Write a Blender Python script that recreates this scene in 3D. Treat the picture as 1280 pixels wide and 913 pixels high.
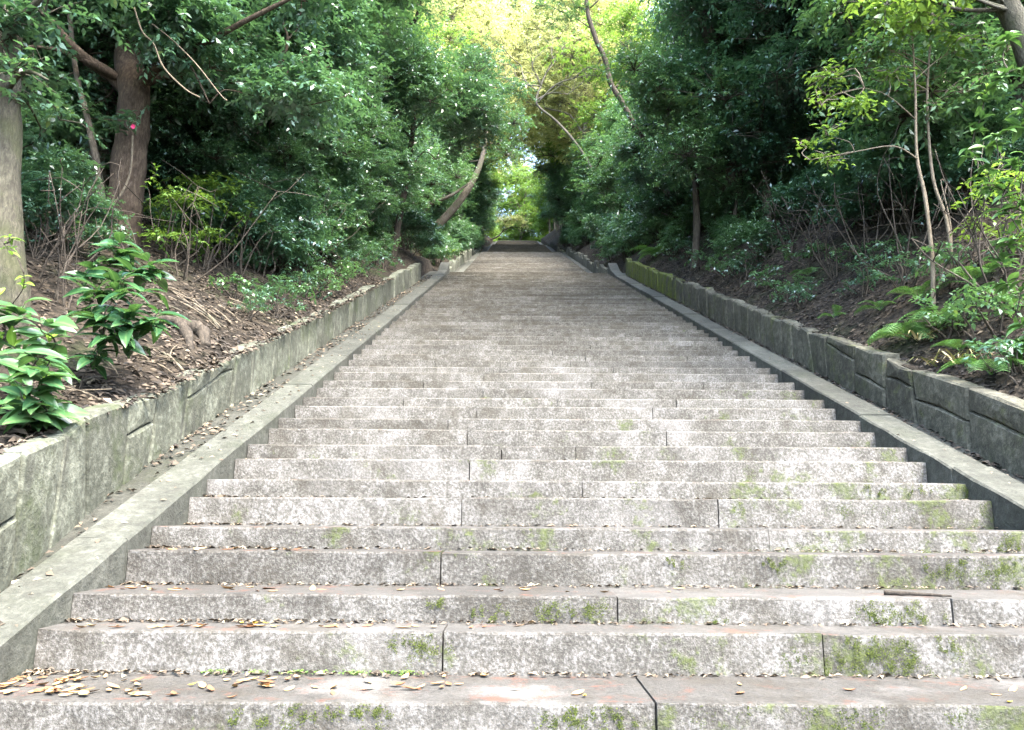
import bpy, math, random
import numpy as np
from mathutils import Vector, Matrix

# ------------------------------------------------------------------ scene, camera, light
for o in list(bpy.data.objects): bpy.data.objects.remove(o)
S = bpy.context.scene
COL = S.collection
RNG = np.random.default_rng(7)
random.seed(7)
F_PX, YAW, PITCH, ROLL = 960.0, -0.00084, 0.19414, -0.00515
cam_d = bpy.data.cameras.new('camera')
cam_d.sensor_width = 36.0; cam_d.lens = 36.0 * F_PX / 1280.0
cam_d.clip_start = 0.05; cam_d.clip_end = 2000
cam = bpy.data.objects.new('camera', cam_d); COL.objects.link(cam)
# camera basis from the solved yaw / pitch / roll
def ray(u, v):
    a = (u - 640) / F_PX; b = (456.5 - v) / F_PX
    c, s = math.cos(ROLL), math.sin(ROLL); x = c*a + s*b; zz = -s*a + c*b
    c, s = math.cos(PITCH), math.sin(PITCH); y = c - s*zz; z = s + c*zz
    c, s = math.cos(YAW), math.sin(YAW)
    return Vector((c*x + s*y, -s*x + c*y, z))
_o = ray(640, 456.5); _r = (ray(641, 456.5) - _o).normalized(); _u = (ray(640, 455.5) - _o).normalized()
cam.matrix_world = Matrix(((_r.x, _u.x, -_o.x, 0), (_r.y, _u.y, -_o.y, 0), (_r.z, _u.z, -_o.z, 0), (0, 0, 0, 1)))
S.camera = cam

SUN_EL, SUN_AZ = math.radians(60), math.radians(140)      # azimuth clockwise from +Y: behind and to the right, veiled
W = bpy.data.worlds.new('World'); S.world = W; W.use_nodes = True
nt = W.node_tree; bg = nt.nodes['Background']
sky = nt.nodes.new('ShaderNodeTexSky'); sky.sky_type = 'NISHITA'; sky.sun_disc = False
sky.sun_elevation = SUN_EL; sky.sun_rotation = SUN_AZ; sky.air_density = 1.0; sky.dust_density = 3.0; sky.ozone_density = 1.0
nt.links.new(sky.outputs[0], bg.inputs[0]); bg.inputs[1].default_value = 0.15
sl = bpy.data.lights.new('sun', 'SUN'); sl.energy = 0.6; sl.angle = math.radians(22); sl.color = (1.0, 0.96, 0.89)
so = bpy.data.objects.new('sun', sl); COL.objects.link(so)
_sd = Vector((math.sin(SUN_AZ)*math.cos(SUN_EL), math.cos(SUN_AZ)*math.cos(SUN_EL), math.sin(SUN_EL)))
so.rotation_euler = _sd.to_track_quat('Z', 'Y').to_euler(); so.location = (6, -6, 14)
S.view_settings.view_transform = 'Standard'; S.view_settings.look = 'None'
S.view_settings.exposure = 4.3; S.view_settings.gamma = 1.0; S.view_settings.use_curve_mapping = False
S.render.engine = 'CYCLES'
S.cycles.max_bounces = 8; S.cycles.diffuse_bounces = 4; S.cycles.glossy_bounces = 2; S.cycles.transmission_bounces = 4

# ------------------------------------------------------------------ measured stair geometry (metres, eye at the origin)
T1, T2, YB, ZB, H1, H2 = 0.5046, 0.2592, 3.5716, -0.5047, 0.1818, 0.1268
XL, XR = -2.1099, 3.1401
PT, PH = T1 + T2, H1 + H2; M = PH / PT
KMIN, KMAX = -9, 55
def step(k):
    n = k // 2
    y = YB + n*PT; z = ZB + n*PH
    if k % 2: y += T2; z += H2
    return y, z
Y0, Z0 = step(KMIN); YT, ZT = step(KMAX)
FL = [(YT + 1.75, ZT, 30), (0, 0, 32), (0, 0, 31)]          # upper flights: start y, start z, pairs
y = YT + 1.75; z = ZT; FL = []
for n, land in ((30, 1.2), (32, 1.0), (31, 4.0)):
    FL.append((y, z, n)); y += n*PT + land; z += n*PH
YEND, ZEND = y, z
def base(y):                                                # the line through the nosings, landings flat
    if y < Y0: return Z0
    if y < YT: return ZB + (y - YB) * M
    if y < FL[0][0]: return ZT
    for (a, b, n) in FL:
        e = a + n*PT
        if y < a: return b
        if y < e: return b + (y - a) * M
    return ZEND
def wall_x(y):                                              # face of the pale wall
    return float(np.interp(y, [2.0, 3.6, 4.1, 5.0, 6.2, 30], [-2.43, -2.43, -2.47, -2.60, -2.66, -2.66]))
XW = 3.62
def wall_top(y, side):                                      # height of the wall tops above the nosing line
    if side < 0: return float(np.interp(y, [0, 3.6, 4.7, 5.7, 7, 9.3, 13, 21, 24], [.72, .71, .62, .56, .55, .52, .525, .54, .47]))
    return float(np.interp(y, [0, 5, 8, 12, 20, 24, 27], [.52, .52, .51, .50, .53, .55, .47]))
def nz(x, y): return (math.sin(x*1.7 + y*.9) + math.sin(x*.8 - y*1.3 + 2) + math.sin(x*3.1 + y*2.3 + 1)*.5) * .06
def ground(x, y):
    b = base(y)
    if -2.79 < x < 3.79: return b - 0.55
    if x <= -2.79:
        d = -2.79 - x
        return b + wall_top(y, -1) - .03 + 0.50*min(d, 4) + 0.30*max(0, min(d - 4, 14)) + .05*max(0, d - 18) + nz(x, y)*min(1, d*1.5)
    d = x - 3.79
    return b + wall_top(y, 1) - .03 + 0.78*min(d, 5) + 0.45*max(0, min(d - 5, 14)) + .05*max(0, d - 19) + nz(x, y)*min(1, d*1.5)
def P(u, v, Y):                                             # point of a pixel's ray at forward distance Y
    d = ray(u, v); return d * (Y / d.y)
def hit(u, v):                                              # where a pixel's ray meets the forest floor
    d = ray(u, v); t = 2.0
    while t < 140:
        p = d*t
        if (p.x < -2.79 or p.x > 3.79) and p.z < ground(p.x, p.y): return p
        t += 0.03
    return d*20
def on_step(u, v, k):                                       # where a pixel's ray meets the tread of step k
    yy, zz = step(k); d = ray(u, v); return d * (zz / d.z)

# ------------------------------------------------------------------ helpers
def tag(o, label=None, cat=None, group=None, kind=None):
    for k, v in (('label', label), ('category', cat), ('group', group), ('kind', kind)):
        if v: o[k] = v
    return o
def mesh(name, V, Fq, mats, tint=None, smooth=False, tris=None):
    me = bpy.data.meshes.new(name)
    V = np.asarray(V, np.float32)
    Fq = np.asarray(Fq, np.int32)
    if Fq.ndim == 2:
        n = Fq.shape[1]
        me.vertices.add(len(V)); me.vertices.foreach_set('co', V.ravel())
        me.loops.add(Fq.size); me.loops.foreach_set('vertex_index', Fq.ravel())
        me.polygons.add(len(Fq)); me.polygons.foreach_set('loop_start', np.arange(0, Fq.size, n, dtype=np.int32))
        me.update(calc_edges=True)
    else:
        me.from_pydata(V.tolist(), [], Fq.tolist())
    if tint is not None:
        at = me.attributes.new('tint', 'FLOAT', 'FACE'); at.data.foreach_set('value', np.asarray(tint, np.float32))
    if smooth: me.polygons.foreach_set('use_smooth', np.ones(len(me.polygons), bool))
    me.materials.append(mats)
    return me
def pymesh(name, V, Fs, mat, smooth=False):
    me = bpy.data.meshes.new(name); me.from_pydata([tuple(v) for v in V], [], Fs); me.materials.append(mat)
    if smooth: me.polygons.foreach_set('use_smooth', np.ones(len(me.polygons), bool))
    me.validate(); me.update()
    return me
def link(name, me, parent=None, loc=(0, 0, 0)):
    o = bpy.data.objects.new(name, me); COL.objects.link(o); o.location = loc
    if parent: o.parent = parent
    return o
def empty(name, loc=(0, 0, 0)):
    o = bpy.data.objects.new(name, None); COL.objects.link(o); o.location = loc; o.empty_display_size = .2
    return o
def copy_tree(o, parent=None):
    c = o.copy(); COL.objects.link(c); c.parent = parent
    for ch in [q for q in bpy.data.objects if q.parent == o]: copy_tree(ch, c)
    return c
def tube(pts, rad, n=8, cap=True, wob=0.0):
    pts = [Vector(p) for p in pts]; V = []; Fs = []
    ref = Vector((0.13, 0.97, 0.21))
    for i, p in enumerate(pts):
        t = (pts[min(i+1, len(pts)-1)] - pts[max(i-1, 0)]).normalized()
        a = t.cross(ref).normalized(); b = t.cross(a)
        r = rad[i] if hasattr(rad, '__len__') else rad
        for j in range(n):
            q = 2*math.pi*j/n; rr = r * (1 + wob*math.sin(j*2.6 + i*1.3))
            V.append(p + a*(rr*math.cos(q)) + b*(rr*math.sin(q)))
    for i in range(len(pts)-1):
        for j in range(n):
            Fs.append((i*n+j, i*n+(j+1) % n, (i+1)*n+(j+1) % n, (i+1)*n+j))
    if cap: Fs.append(tuple(range(n))[::-1]); Fs.append(tuple((len(pts)-1)*n + j for j in range(n)))
    return V, Fs
class Bag:
    def __init__(s): s.V = []; s.F = []
    def add(s, VF):
        o = len(s.V); s.V += [tuple(v) for v in VF[0]]; s.F += [tuple(i + o for i in f) for f in VF[1]]; return s
    def obj(s, name, mat, parent=None, smooth=True, loc=(0, 0, 0)):
        return link(name, pymesh(name, s.V, s.F, mat, smooth), parent, loc)
def smooth_path(pts, n=6):
    P_ = [Vector(p) for p in pts]; out = []
    for i in range(len(P_)-1):
        p0 = P_[max(i-1, 0)]; p1 = P_[i]; p2 = P_[i+1]; p3 = P_[min(i+2, len(P_)-1)]
        for j in range(n):
            t = j/n
            out.append(0.5*((2*p1) + (p2-p0)*t + (2*p0-5*p1+4*p2-p3)*t*t + (-p0+3*p1-3*p2+p3)*t**3))
    out.append(P_[-1]); return out

# ------------------------------------------------------------------ materials
def newmat(name):
    m = bpy.data.materials.new(name); m.use_nodes = True; t = m.node_tree
    return m, t, t.nodes['Principled BSDF'], (lambda ty: t.nodes.new(ty)), (lambda a, b: t.links.new(a, b))
def noise(N, L, co, scale, detail=4, rough=.6, dist=0.0):
    n = N('ShaderNodeTexNoise'); n.inputs['Scale'].default_value = scale; n.inputs['Detail'].default_value = detail
    n.inputs['Roughness'].default_value = rough; n.inputs['Distortion'].default_value = dist
    L(co, n.inputs['Vector']); return n.outputs['Fac']
def ramp(N, L, fac, stops, interp='LINEAR'):
    r = N('ShaderNodeValToRGB'); r.color_ramp.interpolation = interp
    e = r.color_ramp.elements
    while len(e) < len(stops): e.new(0.5)
    for el, (p, c) in zip(e, stops):
        el.position = p; el.color = (*c, 1) if len(c) == 3 else c
    L(fac, r.inputs[0]); return r.outputs[0]
def mix(N, L, fac, a, b, mode='MIX'):
    m = N('ShaderNodeMix'); m.data_type = 'RGBA'; m.blend_type = mode
    for sock, v in ((m.inputs[0], fac), (m.inputs[6], a), (m.inputs[7], b)):
        if isinstance(v, (int, float)): sock.default_value = v
        elif isinstance(v, tuple): sock.default_value = (*v, 1)
        else: L(v, sock)
    return m.outputs[2]
def math_(N, L, op, a, b=None, c=None, clamp=False):
    m = N('ShaderNodeMath'); m.operation = op; m.use_clamp = clamp
    for i, v in enumerate((a, b, c)):
        if v is None: continue
        if isinstance(v, (int, float)): m.inputs[i].default_value = v
        else: L(v, m.inputs[i])
    return m.outputs[0]
def smooth_(N, L, v, lo, hi):
    m = N('ShaderNodeMapRange'); m.interpolation_type = 'SMOOTHSTEP'
    L(v, m.inputs[0]); m.inputs[1].default_value = lo; m.inputs[2].default_value = hi
    return m.outputs[0]
def bump(N, L, B, h, strength, dist):
    b = N('ShaderNodeBump'); b.inputs['Strength'].default_value = strength; b.inputs['Distance'].default_value = dist
    L(h, b.inputs['Height']); L(b.outputs[0], B.inputs['Normal'])

def step_material():
    m, t, B, N, L = newmat('weathered_granite_steps')
    g = N('ShaderNodeNewGeometry'); co = g.outputs['Position']
    sp = N('ShaderNodeSeparateXYZ'); L(co, sp.inputs[0]); nr = N('ShaderNodeSeparateXYZ'); L(g.outputs['True Normal'], nr.inputs[0])
    oi = N('ShaderNodeObjectInfo')
    top = smooth_(N, L, nr.outputs[2], .45, .8)
    spk = noise(N, L, co, 62, 5, .74); med = noise(N, L, co, 11, 4, .6); big = noise(N, L, co, 1.3, 4, .6)
    # lichen crust: white flecks, denser in patches
    f = math_(N, L, 'ADD', spk, math_(N, L, 'MULTIPLY', math_(N, L, 'SUBTRACT', med, .5), .42))
    f = math_(N, L, 'ADD', f, math_(N, L, 'MULTIPLY', math_(N, L, 'SUBTRACT', big, .5), .38))
    riser = ramp(N, L, f, [(.34, (.085, .080, .070)), (.44, (.125, .119, .106)), (.53, (.19, .183, .168)), (.62, (.29, .283, .268)), (.80, (.40, .39, .375))])
    tread = ramp(N, L, f, [(.30, (.070, .068, .062)), (.50, (.110, .107, .099)), (.75, (.165, .162, .152))])
    col = mix(N, L, top, riser, tread)
    # brown soaks and run-off streaks down the risers
    soak = smooth_(N, L, noise(N, L, co, 2.4, 5, .65), .50, .68)
    col = mix(N, L, math_(N, L, 'MULTIPLY', soak, .50), col, (.075, .066, .048))
    mp = N('ShaderNodeMapping'); mp.inputs['Scale'].default_value = (7.5, 2, .9); L(co, mp.inputs[0])
    strk = smooth_(N, L, noise(N, L, mp.outputs[0], 1.0, 5, .7), .52, .70)
    col = mix(N, L, math_(N, L, 'MULTIPLY', strk, .42), col, (.070, .064, .050))
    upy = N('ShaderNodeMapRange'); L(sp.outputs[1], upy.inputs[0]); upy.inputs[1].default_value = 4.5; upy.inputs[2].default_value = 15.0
    shade_stain = math_(N, L, 'MULTIPLY', upy.outputs[0], math_(N, L, 'ADD', .35, math_(N, L, 'MULTIPLY', smooth_(N, L, noise(N, L, co, 4.5, 5, .7), .42, .62), .45)))  # olive-brown stain growing uphill, with the canopy's shade painted into it
    col = mix(N, L, math_(N, L, 'MULTIPLY', shade_stain, .85), col, (.092, .083, .056))
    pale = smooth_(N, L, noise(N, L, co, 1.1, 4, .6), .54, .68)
    pale = math_(N, L, 'MULTIPLY', pale, math_(N, L, 'SUBTRACT', 1.0, math_(N, L, 'MULTIPLY', upy.outputs[0], .8)))  # pale lichen thins uphill, also part of the painted shade
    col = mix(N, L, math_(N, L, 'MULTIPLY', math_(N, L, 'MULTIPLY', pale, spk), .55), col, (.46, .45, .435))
    # pinkish grit on treads
    grit = smooth_(N, L, noise(N, L, co, 6.5, 6, .75), .54, .70)
    col = mix(N, L, math_(N, L, 'MULTIPLY', math_(N, L, 'MULTIPLY', grit, top), .8), col, (.21, .10, .070))
    # per block tone
    col = mix(N, L, 1.0, col, ramp(N, L, oi.outputs['Random'], [(0, (.42, .412, .385)), (.5, (.52, .512, .482)), (1, (.60, .592, .562))]), 'MULTIPLY')
    # moss cushions on the risers, mostly towards the damp dark-wall side
    mn = noise(N, L, co, 3.0, 2, .5); md = noise(N, L, co, 24, 5, .75)
    side = N('ShaderNodeMapRange'); L(sp.outputs[0], side.inputs[0]); side.inputs[1].default_value = -2.2; side.inputs[2].default_value = 2.6
    side.inputs[3].default_value = -.10; side.inputs[4].default_value = .085
    mv = math_(N, L, 'ADD', math_(N, L, 'ADD', mn, side.outputs[0]), math_(N, L, 'MULTIPLY', math_(N, L, 'SUBTRACT', md, .5), .55))
    yy = N('ShaderNodeMapRange'); L(sp.outputs[1], yy.inputs[0]); yy.inputs[1].default_value = 5.2; yy.inputs[2].default_value = 9; yy.inputs[3].default_value = 0; yy.inputs[4].default_value = -.20
    mv = math_(N, L, 'ADD', mv, yy.outputs[0])
    mm = math_(N, L, 'MULTIPLY', smooth_(N, L, mv, .56, .70), math_(N, L, 'SUBTRACT', 1.0, top))
    mc = ramp(N, L, md, [(.3, (.024, .030, .010)), (.5, (.044, .058, .013)), (.7, (.078, .100, .018))])
    col = mix(N, L, math_(N, L, 'MULTIPLY', mm, .62), col, mc)
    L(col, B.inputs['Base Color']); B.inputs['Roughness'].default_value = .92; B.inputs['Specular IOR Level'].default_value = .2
    h = math_(N, L, 'ADD', math_(N, L, 'ADD', spk, math_(N, L, 'MULTIPLY', med, .8)), math_(N, L, 'MULTIPLY', mm, .35))
    bump(N, L, B, h, .8, .010)
    return m
def stone_material(name, cols, mossy, moss_amt, scale=1.0, bstr=.9, mossy_end=False):
    m, t, B, N, L = newmat(name)
    g = N('ShaderNodeNewGeometry'); co = g.outputs['Position']; oi = N('ShaderNodeObjectInfo')
    a = noise(N, L, co, 16*scale, 6, .7); b = noise(N, L, co, 2.2*scale, 5, .65); c = noise(N, L, co, 60, 3, .6)
    f = math_(N, L, 'ADD', math_(N, L, 'MULTIPLY', a, .5), math_(N, L, 'ADD', math_(N, L, 'MULTIPLY', b, .35), math_(N, L, 'MULTIPLY', c, .15)))
    col = ramp(N, L, f, [(.36, cols[0]), (.5, cols[1]), (.64, cols[2])])
    col = mix(N, L, 1.0, col, ramp(N, L, oi.outputs['Random'], [(0, (.72, .72, .70)), (1, (1.15, 1.15, 1.12))]), 'MULTIPLY')
    mk = smooth_(N, L, noise(N, L, co, 1.6, 6, .72), .50, .68)
    col = mix(N, L, math_(N, L, 'MULTIPLY', mk, moss_amt), col, mossy)
    if mossy_end:                                            # moss thickens towards the damp upper end
        sp = N('ShaderNodeSeparateXYZ'); L(co, sp.inputs[0])
        e1 = math_(N, L, 'SUBTRACT', smooth_(N, L, sp.outputs[1], 14.5, 18.5), math_(N, L, 'MULTIPLY', smooth_(N, L, sp.outputs[1], 22.5, 26), 1.3))
        me_ = smooth_(N, L, math_(N, L, 'ADD', math_(N, L, 'MULTIPLY', e1, .32), noise(N, L, co, 3.5, 5, .7)), .55, .85)
        col = mix(N, L, me_, col, ramp(N, L, a, [(.3, (.040, .050, .010)), (.7, (.11, .135, .018))]))
    # vertical run-off streaks
    mp = N('ShaderNodeMapping'); mp.inputs['Scale'].default_value = (9, 9, .8); L(co, mp.inputs[0])
    st = smooth_(N, L, noise(N, L, mp.outputs[0], 1.0, 4, .6), .55, .72)
    col = mix(N, L, math_(N, L, 'MULTIPLY', st, .6), col, (.040, .040, .032))
    L(col, B.inputs['Base Color']); B.inputs['Roughness'].default_value = .9; B.inputs['Specular IOR Level'].default_value = .25
    bump(N, L, B, math_(N, L, 'ADD', a, math_(N, L, 'MULTIPLY', c, .4)), bstr, .012)
    return m
def leaf_material(name, stops, rough=.32, trans=(.10, .22, .03), tr=.28, spec=.5, coat=.0):
    m, t, B, N, L = newmat(name)
    at = N('ShaderNodeAttribute'); at.attribute_name = 'tint'
    oi = N('ShaderNodeObjectInfo')
    v = math_(N, L, 'ADD', at.outputs['Fac'], math_(N, L, 'MULTIPLY', math_(N, L, 'SUBTRACT', oi.outputs['Random'], .5), .22), clamp=True)
    col = ramp(N, L, v, stops)
    L(col, B.inputs['Base Color']); B.inputs['Roughness'].default_value = rough; B.inputs['Specular IOR Level'].default_value = spec
    B.inputs['Coat Weight'].default_value = coat; B.inputs['Coat Roughness'].default_value = .25
    tb = N('ShaderNodeBsdfTranslucent'); L(mix(N, L, .55, col, trans), tb.inputs[0])
    ms = N('ShaderNodeMixShader'); ms.inputs[0].default_value = tr
    L(B.outputs[0], ms.inputs[1]); L(tb.outputs[0], ms.inputs[2])
    L(ms.outputs[0], t.nodes['Material Output'].inputs[0])
    return m
def single_leaf_material(name, c0, c1, vein, rough=.3, tr=.25, trans=(.10, .22, .03)):
    m, t, B, N, L = newmat(name)
    oi = N('ShaderNodeObjectInfo'); tc = N('ShaderNodeTexCoord')
    col = ramp(N, L, oi.outputs['Random'], [(0, c0), (1, c1)])
    sp = N('ShaderNodeSeparateXYZ'); L(tc.outputs['Object'], sp.inputs[0])
    rib = smooth_(N, L, math_(N, L, 'ABSOLUTE', sp.outputs[0]), .05, .012)
    mot = noise(N, L, tc.outputs['Object'], 5, 3, .6)
    col = mix(N, L, math_(N, L, 'MULTIPLY', mot, .35), col, (c0[0]*.5, c0[1]*.5, c0[2]*.5))
    col = mix(N, L, math_(N, L, 'MULTIPLY', rib, .5), col, vein)
    L(col, B.inputs['Base Color']); B.inputs['Roughness'].default_value = rough
    tb = N('ShaderNodeBsdfTranslucent'); L(mix(N, L, .5, col, trans), tb.inputs[0])
    ms = N('ShaderNodeMixShader'); ms.inputs[0].default_value = tr
    L(B.outputs[0], ms.inputs[1]); L(tb.outputs[0], ms.inputs[2]); L(ms.outputs[0], t.nodes['Material Output'].inputs[0])
    return m
def bark_material(name, cols, scale=1.0, moss=None):
    m, t, B, N, L = newmat(name)
    tc = N('ShaderNodeNewGeometry'); co = tc.outputs['Position']
    mp = N('ShaderNodeMapping'); mp.inputs['Scale'].default_value = (14*scale, 14*scale, 4*scale); L(co, mp.inputs[0])
    a = noise(N, L, mp.outputs[0], 1.6, 6, .7, .4); b = noise(N, L, co, 3*scale, 4, .6)
    f = math_(N, L, 'ADD', math_(N, L, 'MULTIPLY', a, .7), math_(N, L, 'MULTIPLY', b, .3))
    col = ramp(N, L, f, [(.35, cols[0]), (.5, cols[1]), (.66, cols[2])])
    if moss: col = mix(N, L, math_(N, L, 'MULTIPLY', smooth_(N, L, noise(N, L, co, 2.4, 5, .65), .48, .64), .6), col, moss)
    L(col, B.inputs['Base Color']); B.inputs['Roughness'].default_value = .88; B.inputs['Specular IOR Level'].default_value = .25
    bump(N, L, B, a, 1.0, .02)
    return m
def soil_material():
    m, t, B, N, L = newmat('leaf_mould')
    g = N('ShaderNodeNewGeometry'); co = g.outputs['Position']
    vo = N('ShaderNodeTexVoronoi'); vo.inputs['Scale'].default_value = 16; L(co, vo.inputs['Vector'])
    sv = N('ShaderNodeSeparateColor'); L(vo.outputs['Color'], sv.inputs[0])
    a = noise(N, L, co, 9, 6, .7); b = noise(N, L, co, .8, 4, .6)
    col = ramp(N, L, math_(N, L, 'ADD', math_(N, L, 'MULTIPLY', sv.outputs[0], .5), math_(N, L, 'MULTIPLY', a, .5)), [(.2, (.009, .008, .006)), (.5, (.024, .020, .015)), (.75, (.048, .039, .028)), (.95, (.09, .074, .053))])
    col = mix(N, L, math_(N, L, 'MULTIPLY', smooth_(N, L, b, .52, .68), .5), col, (.028, .04, .016))
    L(col, B.inputs['Base Color']); B.inputs['Roughness'].default_value = .95; B.inputs['Specular IOR Level'].default_value = .1
    bump(N, L, B, math_(N, L, 'ADD', a, math_(N, L, 'MULTIPLY', vo.outputs['Distance'], .7)), 1.0, .05)
    return m
def plain(name, c0, c1, rough=.8, scale=12, tint=False, tr=0):
    m, t, B, N, L = newmat(name)
    if tint:
        at = N('ShaderNodeAttribute'); at.attribute_name = 'tint'; f = at.outputs['Fac']
    else:
        tc = N('ShaderNodeTexCoord'); f = noise(N, L, tc.outputs['Object'], scale, 4, .6)
    st = c0 if isinstance(c0, list) else [(.3, c0), (.7, c1)]
    L(ramp(N, L, f, st), B.inputs['Base Color']); B.inputs['Roughness'].default_value = rough; B.inputs['Specular IOR Level'].default_value = .3
    return m
MAT = {}
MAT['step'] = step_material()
MAT['kerb'] = stone_material('kerb_stone', ((.026, .027, .022), (.047, .049, .040), (.084, .087, .073)), (.030, .035, .021), .5)
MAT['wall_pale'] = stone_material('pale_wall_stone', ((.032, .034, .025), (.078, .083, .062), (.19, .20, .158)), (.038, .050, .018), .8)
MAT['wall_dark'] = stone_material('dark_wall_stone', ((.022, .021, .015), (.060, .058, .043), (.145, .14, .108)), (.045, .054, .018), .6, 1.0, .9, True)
MAT['wall_moss'] = stone_material('mossy_wall_stone', ((.10, .12, .03), (.15, .18, .04), (.22, .26, .06)), (.16, .20, .03), .9)
MAT['joint'] = plain('dark_joint_earth', (.014, .012, .009), (.035, .030, .022), .98)
MAT['soil'] = soil_material()
MAT['gutter'] = stone_material('gutter_stone', ((.018, .018, .014), (.032, .033, .026), (.058, .058, .048)), (.022, .026, .013), .6)
DG = [(0, (.030, .076, .050)), (.35, (.048, .118, .074)), (.7, (.075, .165, .088)), (.9, (.11, .20, .075)), (1, (.18, .27, .065))]
MAT['leaf_dark'] = leaf_material('glossy_evergreen_leaves', DG, .36, tr=.30, spec=1.0, coat=.5)
MAT['leaf_mid'] = leaf_material('green_leaves', [(0, (.042, .10, .050)), (.5, (.080, .172, .074)), (.85, (.12, .225, .07)), (1, (.21, .31, .065))], .38, tr=.32, spec=1.0, coat=.4)
MAT['leaf_light'] = leaf_material('fresh_green_leaves', [(0, (.04, .095, .022)), (.5, (.08, .16, .035)), (1, (.16, .25, .05))], .45, (.25, .40, .04), .42)
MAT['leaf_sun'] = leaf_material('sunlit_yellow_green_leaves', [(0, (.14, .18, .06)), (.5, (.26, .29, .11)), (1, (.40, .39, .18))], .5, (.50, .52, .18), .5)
MAT['fern'] = leaf_material('fern_fronds', [(0, (.035, .10, .03)), (.5, (.07, .17, .045)), (1, (.13, .25, .06))], .5, (.14, .30, .03), .35)
MAT['litter'] = plain('fallen_leaf_litter', [(0, (.014, .012, .009)), (.35, (.038, .030, .021)), (.65, (.085, .066, .045)), (.85, (.18, .143, .097)), (1, (.30, .24, .155))], None, .75, tint=True)
MAT['bark_brown'] = bark_material('rough_brown_bark', ((.018, .013, .009), (.050, .036, .024), (.105, .08, .055)), 1.6)
MAT['bark_pale'] = bark_material('pale_lichened_bark', ((.026, .024, .017), (.056, .052, .036), (.105, .098, .068)), 2.2, (.042, .048, .018))
MAT['bark_dark'] = bark_material('dark_bark', ((.018, .015, .011), (.045, .037, .027), (.09, .075, .055)), 1.4)
MAT['bark_grey'] = bark_material('grey_brown_bark', ((.035, .030, .022), (.075, .064, .048), (.135, .118, .09)), 1.4, (.055, .062, .028))
MAT['twig'] = bark_material('pale_twig_bark', ((.075, .06, .04), (.14, .115, .08), (.22, .185, .13)), 3)

# ------------------------------------------------------------------ ground
def build_ground():
    xs = np.concatenate([[-160, -110, -75, -55], np.arange(-42, -14, 2.0), np.arange(-14, -5, .6), np.arange(-5, -2.9, .22), [-2.79, -2.78, -1, 1, 3.78, 3.79],
                         np.arange(3.95, 7, .22), np.arange(7, 16, .6), np.arange(16, 44, 2.0), [55, 75, 110, 160]])
    ys = np.concatenate([[-160, -90, -50, -25, -12], np.arange(-6, 14, .3), np.arange(14, 30, .5), np.arange(30, YEND + 8, 1.2), [YEND + 15, YEND + 30, YEND + 60, YEND + 110, YEND + 200]])
    V = [(x, y, ground(x, y)) for y in ys for x in xs]
    nx = len(xs); Q = [(j*nx+i, j*nx+i+1, (j+1)*nx+i+1, (j+1)*nx+i) for j in range(len(ys)-1) for i in range(nx-1)]
    o = link('forest_floor', mesh('forest_floor', V, Q, MAT['soil'], smooth=True)); tag(o, kind='structure')
build_ground()

# ------------------------------------------------------------------ stairs
def block(x0, x1, y0, y1, zt, zb, rng, seg=.22, ch=.010, jit=.004):
    """stone block along X with a worn, slightly wavy nosing"""
    n = max(2, int((x1 - x0)/seg) + 1); V = []; Fs = []
    dz = rng.normal(0, .003)
    for i in range(n):
        x = x0 + (x1-x0)*i/(n-1); e = 0.004 if i in (0, n-1) else 0
        a, b = rng.normal(0, jit), rng.normal(0, jit*.7)
        V += [(x, y0 + a*.5 + e, zb), (x, y0 + a + e, zt - ch*1.3 + b + dz), (x, y0 + a + ch*.35, zt - ch*.4 + b + dz), (x, y0 + a + ch*1.3, zt + b*.6 + dz - e*.5), (x, y1, zt + dz - .002), (x, y1, zb)]
    for i in range(n-1):
        for j in range(6): Fs.append((i*6+j, (i+1)*6+j, (i+1)*6+(j+1) % 6, i*6+(j+1) % 6))
    Fs.append((0, 5, 4, 3, 2, 1)[::-1]); Fs.append(tuple((n-1)*6+j for j in (0, 5, 4, 3, 2, 1)))
    return V, [tuple(reversed(f)) for f in Fs]
def px_joint(u, v, k):                                     # x of a joint seen on the riser of step k
    d = ray(u, v); return (d * (step(k)[0] / d.y)).x
JOINTS = {-1: [(820, 895)], 0: [(553, 815), (1030, 815)], 1: [(772, 762), (1192, 768)], 2: [(551, 712)], 3: [(962, 675)], 4: [(577, 640), (898, 645)],
          5: [(728, 612)], 6: [(587, 588)], 7: [(627, 568), (720, 568)], 8: [(584, 549), (833, 549)], 9: [(560, 532)], 10: [(596, 518), (816, 518)], 12: [(780, 492), (604, 492)], 14: [(605, 462)]}
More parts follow.
